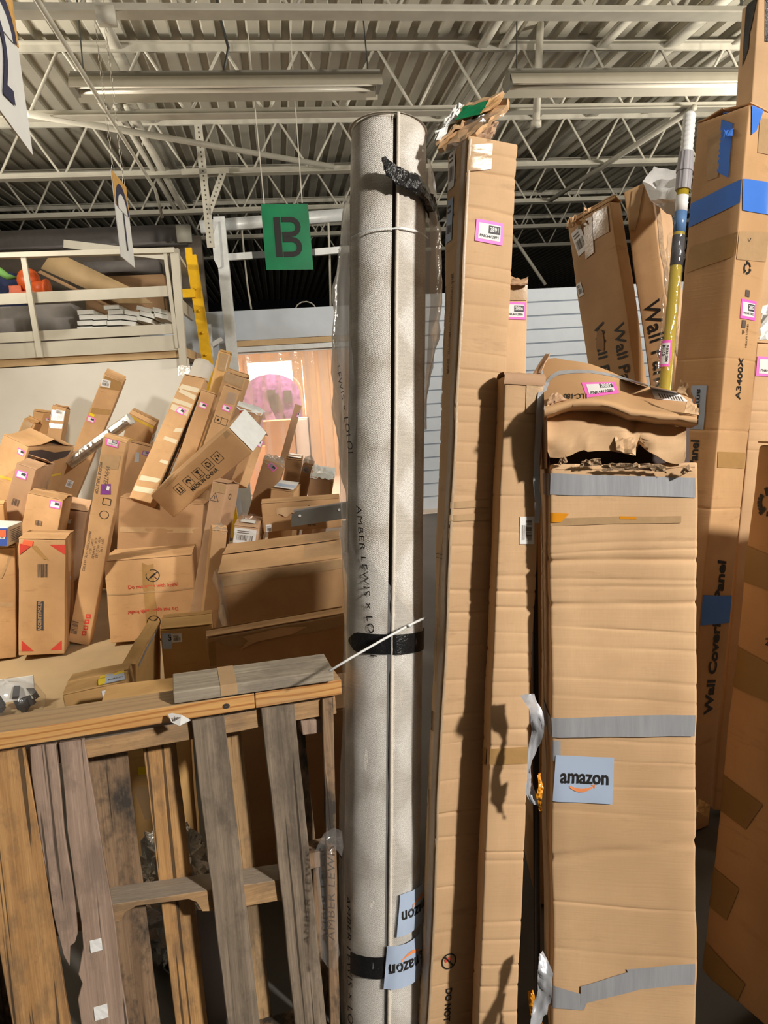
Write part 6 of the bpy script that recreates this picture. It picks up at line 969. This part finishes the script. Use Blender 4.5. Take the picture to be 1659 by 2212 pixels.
hp = empty('dark_pole', at(1176, 2068, 1.80), (0, 0, 0), 'thin dark pole in the gap between the creased carton and the taped box', 'pole'); hp.location.z = 0; A_ = at(1153, 905, 1.97)-hp.location; B_ = at(1161, 2075, 1.82)-hp.location; B_ = A_+(B_-A_)*((A_.z-.0)/(A_.z-B_.z)); mb = MB(); mb.tube([A_, B_], .0085, 12); mb.obj('pole', 'dark_plastic', hp, True)
# ------------------------------------------------------------------ wall panel boxes, pole and tall boxes at the right
c = Carton('flat_carton', 'wp1', 'battered wall panel carton with text printed twice, left of the pair', 'kraft', .005, flaps=.03, cuts=16)
a91 = math.atan2(-1, .27); TXR = -math.pi/2+.0
txt(c, 'front', [('Wall Panel', 1304, 785, 29, TXR, .012), ('Wall Panel', 1347, 785, 29, TXR, .012)]); paper(c, 'front', 1252, 520, 34, 1.7, .25, code=True, label='skewed white address label'); paper(c, 'front', 1254, 626, 16, 1.9, .15); tapeq(c, 'front', [(1266, 560), (1284, 545), (1280, 468), (1262, 476)], 'clear_tape', off=.004); tapeq(c, 'front', [(1282, 520), (1318, 500), (1314, 446), (1282, 462)], 'brown_tape', off=.003)
mb = MB(); f = c.map('front'); mb.poly([f(*c.px('front', x, y), .003) for x, y in ((1288, 752), (1306, 756), (1306, 734), (1302, 716), (1298, 711), (1290, 716))]); mb.obj('torn_hole', 'kraft_dark', c.o)
for k, cr in enumerate((((1222, 492, 3.05), (1240, 490, 3.03), (1244, 466, 3.05), (1228, 470, 3.07)), ((1256, 484, 3.0), (1290, 466, 2.98), (1288, 444, 3.0), (1262, 452, 3.02)), ((1296, 462, 2.96), (1322, 446, 2.94), (1322, 434, 2.98), (1298, 442, 3.0)))): crumple('torn_flap', 'kraft_light', c.o, LP(c, *cr), .004, .025, 60+k, 5, 5)
c = Carton('flat_carton', 'wp2', 'wall panel carton with white foam bursting from its top, right of the pair', 'kraft', .005, cuts=16)
txt(c, 'front', [('Wall Panel', 1420, 752, 35, TXR, .012)]); tapeq(c, 'front', [(1354, 500), (1372, 498), (1390, 404), (1366, 412)], 'clear_tape', off=.004)
W, D, H = c.dim; fm = crumple('foam', 'white_foam', c.o, LP(c, (1388, 392, 3.0), (1470, 440, 2.75), (1476, 372, 2.9), (1412, 362, 3.1)), .06, .015, 70, 6, 6, 1.2); crumple('foam', 'white_foam', c.o, LP(c, (1404, 432, 2.92), (1462, 430, 2.74), (1470, 386, 2.82), (1398, 392, 3.0)), .05, .018, 71, 6, 6, 1.2)
mb = MB(); f = c.map('right'); rgx = random.Random(3); ed = [(.004+.02*rgx.random(), H*(1-.30*i/14)) for i in range(15)]; mb.quadgrid([[f(a, b, .003) for a, b in ed], [f(a+.02, b, .014) for a, b in ed]]); mb.obj('torn_edge', 'torn_paper', c.o)
pe = empty('extension_pole', at(1437, 835, 2.16), (0, 0, 0), 'yellow extension pole with a grey collar and white tip, wrapped in plastic', 'pole'); PA, PBt = at(1431, 900, 2.36), at(1490, 246, 2.36); dv = PBt-PA; base = PA-dv*(PA.z/dv.z); pe.location = base; ax_ = dv.normalized(); pl = lambda px, py: ((at(px, py, 2.2)-base).dot(ax_))
def on_axis(py):
    lo_, hi_ = 0.0, 4.0
    for _ in range(40):
        m_ = (lo_+hi_)/2; p = base+ax_*m_-Vector((0, 0, CAMZ)); y = 1106-FPX*p.dot(_u)/p.dot(_f)
        if y > py: lo_ = m_
        else: hi_ = m_
    return m_
pp = lambda y0, y1, r0, r1, nm, mt, n=20: (lambda mb: (mb.tube([ax_*on_axis(y0), ax_*on_axis(y1)], [r0, r1], n), mb.obj(nm, mt, pe, True))[1])(MB())
mb = MB(); mb.tube([Vector((0, 0, 0)), ax_*on_axis(410)], .0185, 20); mb.obj('shaft', 'gold_pole', pe, True)
for (y0, y1, r0, r1) in ((411, 372, .0235, .0245), (372, 330, .0265, .0225)):
    mb = MB(); g = []; a_ = ax_.orthogonal().normalized(); b_ = ax_.cross(a_)
    for i in range(7):
        t = i/6; s = on_axis(y0)+(on_axis(y1)-on_axis(y0))*t; g.append([ax_*s+(a_*math.cos(2*math.pi*k/48)+b_*math.sin(2*math.pi*k/48))*((r0+(r1-r0)*t)*(1-.05*(k % 6 < 2))) for k in range(48)])
    mb.quadgrid(g, 0, True); mb.poly(g[0][::-1]); mb.poly(g[-1]); mb.obj('collar', 'grey_grip', pe)
mb = MB(); s0, s1 = on_axis(330), on_axis(244); n = 24; mb.tube([ax_*(s0+(s1-s0)*i/n) for i in range(n+1)], [.0195+.0014*math.sin(i*2.1) if i < n else .014 for i in range(n+1)], 18); mb.obj('tip', 'white_plastic', pe, True)
pp(460, 424, .0192, .0192, 'label_band', 'white_paper'); pp(503, 458, .0196, .0196, 'label_band', 'pole_blue'); pp(575, 510, .0194, .0194, 'label_band', 'dark_panel')
mb = MB(); g = []; a_ = ax_.orthogonal().normalized(); b_ = ax_.cross(a_)
for i in range(40):
    s = on_axis(505)+(on_axis(840)-on_axis(505))*i/39; g.append([ax_*s+(a_*math.cos(2*math.pi*k/16)+b_*math.sin(2*math.pi*k/16))*(.027+.008*noise.noise(Vector((math.cos(k*.39)*1.5, math.sin(k*.39)*1.5, i*.5)))+.006*math.sin(k*.39)) for k in range(16)])
mb.quadgrid(g, 0, True); mb.obj('plastic_sleeve', 'clear_film', pe, True)
mb = MB(); cc = on_axis(768); tc = (Vector((0, 0, CAMZ))-base-ax_*cc); tc = (tc-ax_*tc.dot(ax_)).normalized(); tr = tc.cross(ax_); tr = tr if tr.x > 0 else -tr; cm = lambda a, b, off=0: ax_*(cc+b)+(tc*math.cos(a/.03-.3)+tr*math.sin(a/.03-.3))*(.031+off)
patch(mb, cm, rect(0, 0, .034, .085), 0, .0, 2, 6); patch(mb, cm, rect(0, 0, .025, .068), 1, .0006, 2, 6); patch(mb, cm, rect(-.005, .01, .010, .034), 2, .0012, 2, 4); il = mb.obj('inventory_label', ['pink_label', 'white_paper', 'dark_panel'], pe); t = MB(); put_text(t, cm, '2884', .013, -.005, .01, -math.pi/2, 0, .0018, .02); t.obj('lettering', 'white_paper', il); t = MB(); put_text(t, cm, 'PNK4412884', .010, .006, 0, -math.pi/2, 0, .0018, .01); t.obj('lettering', 'black_print', il)
c = Carton('long_carton', 'boxA', 'tall wall covering panel carton with blue tape and label 2882', 'kraft', .003, flaps=.02, cuts=26, creases=cre('boxA', [(1610, 520), (1590, 775), (1570, 930), (1560, 1100)], .003))
lab(c, 'front', 1616, 669, 58, .02, num='2882'); UP = math.pi/2
txt(c, 'front', [('A3400X', 1597, 818, 17, UP, .02, 0, 1.1), ('Wall Covering Panel', 1545, 1380, 27, UP, .035, .15, 1.02), ('HEAVY LOAD', 1613, 725, 6, UP)]); a, b = c.px('front', 1614, 579); c.marks('front', recycle(a, b, .017, .3)); a, b = c.px('front', 1618, 513); c.marks('front', [([(a-.015, b+.012), (a+.015, b+.012), (a, b-.018), (a-.015, b+.012)], .004)]); a, b = c.px('front', 1607, 700); mb = MB(); patch(mb, c.map('front'), rect(a-.002, b, .022, .025), 0, .002, 1, 1); patch(mb, c.map('front'), rect(a+.004, b+.10, .024, .022), 0, .002, 1, 1); patch(mb, c.map('front'), circle(a, b-.026, .010, 3)[:4], 0, .002, 1, 1); mb.obj('printing', 'grey_print', c.o)
tapeq(c, 'front', [(1602, 455), (1690, 470), (1690, 400), (1604, 385)], 'blue_tape', name='blue_tape', off=.003); tapeq(c, 'left', [(1487, 492), (1600, 438), (1604, 386), (1494, 440)], 'blue_tape', name='blue_tape', off=.003); tapeq(c, 'front', [(1512, 1352), (1574, 1344), (1580, 1286), (1517, 1286)], 'blue_tape', name='blue_tape', off=.003)
tapeq(c, 'left', [(1550, 372), (1575, 385), (1584, 268), (1560, 258)], 'blue_tape', name='blue_tape', off=.003); crumple('blue_tape', 'blue_tape', c.o, LP(c, (1562, 300, 2.36), (1580, 290, 2.34), (1596, 232, 2.38), (1566, 240, 2.42)), .001, .02, 81, 6, 4); tapeq(c, 'front', [(1622, 292), (1632, 284), (1652, 224), (1622, 226)], 'blue_tape', name='blue_tape', off=.004)
tapeq(c, 'left', [(1527, 392), (1552, 384), (1560, 282), (1530, 296)], 'clear_tape', off=.003); tapeq(c, 'left', [(1484, 590), (1592, 552), (1596, 500), (1490, 535)], 'brown_tape', off=.0022); tapeq(c, 'front', [(1590, 560), (1655, 566), (1660, 502), (1596, 500)], 'clear_tape', off=.0022); tapeq(c, 'front', [(1636, 330), (1690, 340), (1690, 262), (1640, 256)], 'clear_tape', off=.0022); tapeq(c, 'front', [(1548, 1010), (1612, 1012), (1614, 978), (1550, 976)], 'brown_tape', off=.0022)
f = c.map('left'); tl = c.px('left', 1508, 880); amz = amazon(f, c.o, tl[0], tl[1], .15, .058, -math.pi/2, .003); txt(c, 'left', [('Wall Panel', 1497, 1010, 20, UP, .03)])
c = Carton('long_carton', 'boxT', 'tallest box behind the blue taped carton, black tape on its top', 'kraft_light', .002, cuts=16); W, D, H = c.dim; c.tape([('left', [(D*.35, H-.17), (D*.7, H-.10), (D*.95, H+.0), (D*.35, H)]), ('front', [(W*.12, H-.16), (W*.8, H-.16), (W*.8, H), (W*.08, H)])], 'black_tape', 'black_tape', None, .003); c.tape([('left', [(D*.3, H-.22), (D*.62, H-.17), (D*.66, H-.01), (D*.3, H-.01)])], 'black_tape', 'black_tape', None, .003)
c = Carton('long_carton', 'boxG', 'pinkish carton behind the blue taped carton at the right edge', 'kraft_light', .003, flaps=.02, cuts=20, creases=cre('boxG', [(1640, y) for y in (865, 888, 915, 930, 952, 975)], .003)); lab(c, 'front', 1662, 792, 58, 0, num='2881')
crumple('plastic_wrap', 'white_plastic', c.o, LP(c, (1640, 735, 2.1), (1700, 735, 2.1), (1700, 640, 2.2), (1648, 660, 2.2)), .002, .04, 90, 7, 5)
c = Carton('large_carton', 'boxN', 'shaded box with brown tape strips and a recycling mark at the lower right edge', 'kraft', .004, flaps=.01, cuts=26, r=.01); a, b = c.px('left', 1663, 1085); c.marks('left', recycle(a, b, .028, .4))
for qd in ([(1606, 1256), (1700, 1290), (1700, 1215), (1617, 1178)], [(1575, 1395), (1690, 1440), (1690, 1492), (1566, 1470)], [(1546, 1745), (1610, 1792), (1648, 1738), (1556, 1668)], [(1524, 1950), (1571, 1988), (1596, 1920), (1532, 1866)], [(1519, 2090), (1586, 2186), (1614, 2128), (1521, 2030)]):
    tapeq(c, 'left', qd if qd[0][1] != 1395 else [(1566, 1472), (1690, 1530), (1690, 1450), (1578, 1388)], 'dark_tape', off=.0028)
crumple('tape_curl', 'brown_tape', c.o, LP(c, (1504, 1752, 1.78), (1532, 1768, 1.80), (1532, 1738, 1.82), (1512, 1726, 1.80)), .001, .006, 95, 4, 4); txt(c, 'left', [('20', 1662, 1390, 16, 0, .02), ('DO NOT', 1690, 1560, 20, UP, .02)])
BOX['hidden_support'] = ((.545, 2.30, .755), (-.03, .0, -.05), (.24, .42, 1.50)); c = Carton('large_carton', 'hidden_support', 'plain carton standing directly behind the taped box, which leans on it', 'kraft', .003, cuts=8)  # added carton, out of sight, blocks the key light from the heap
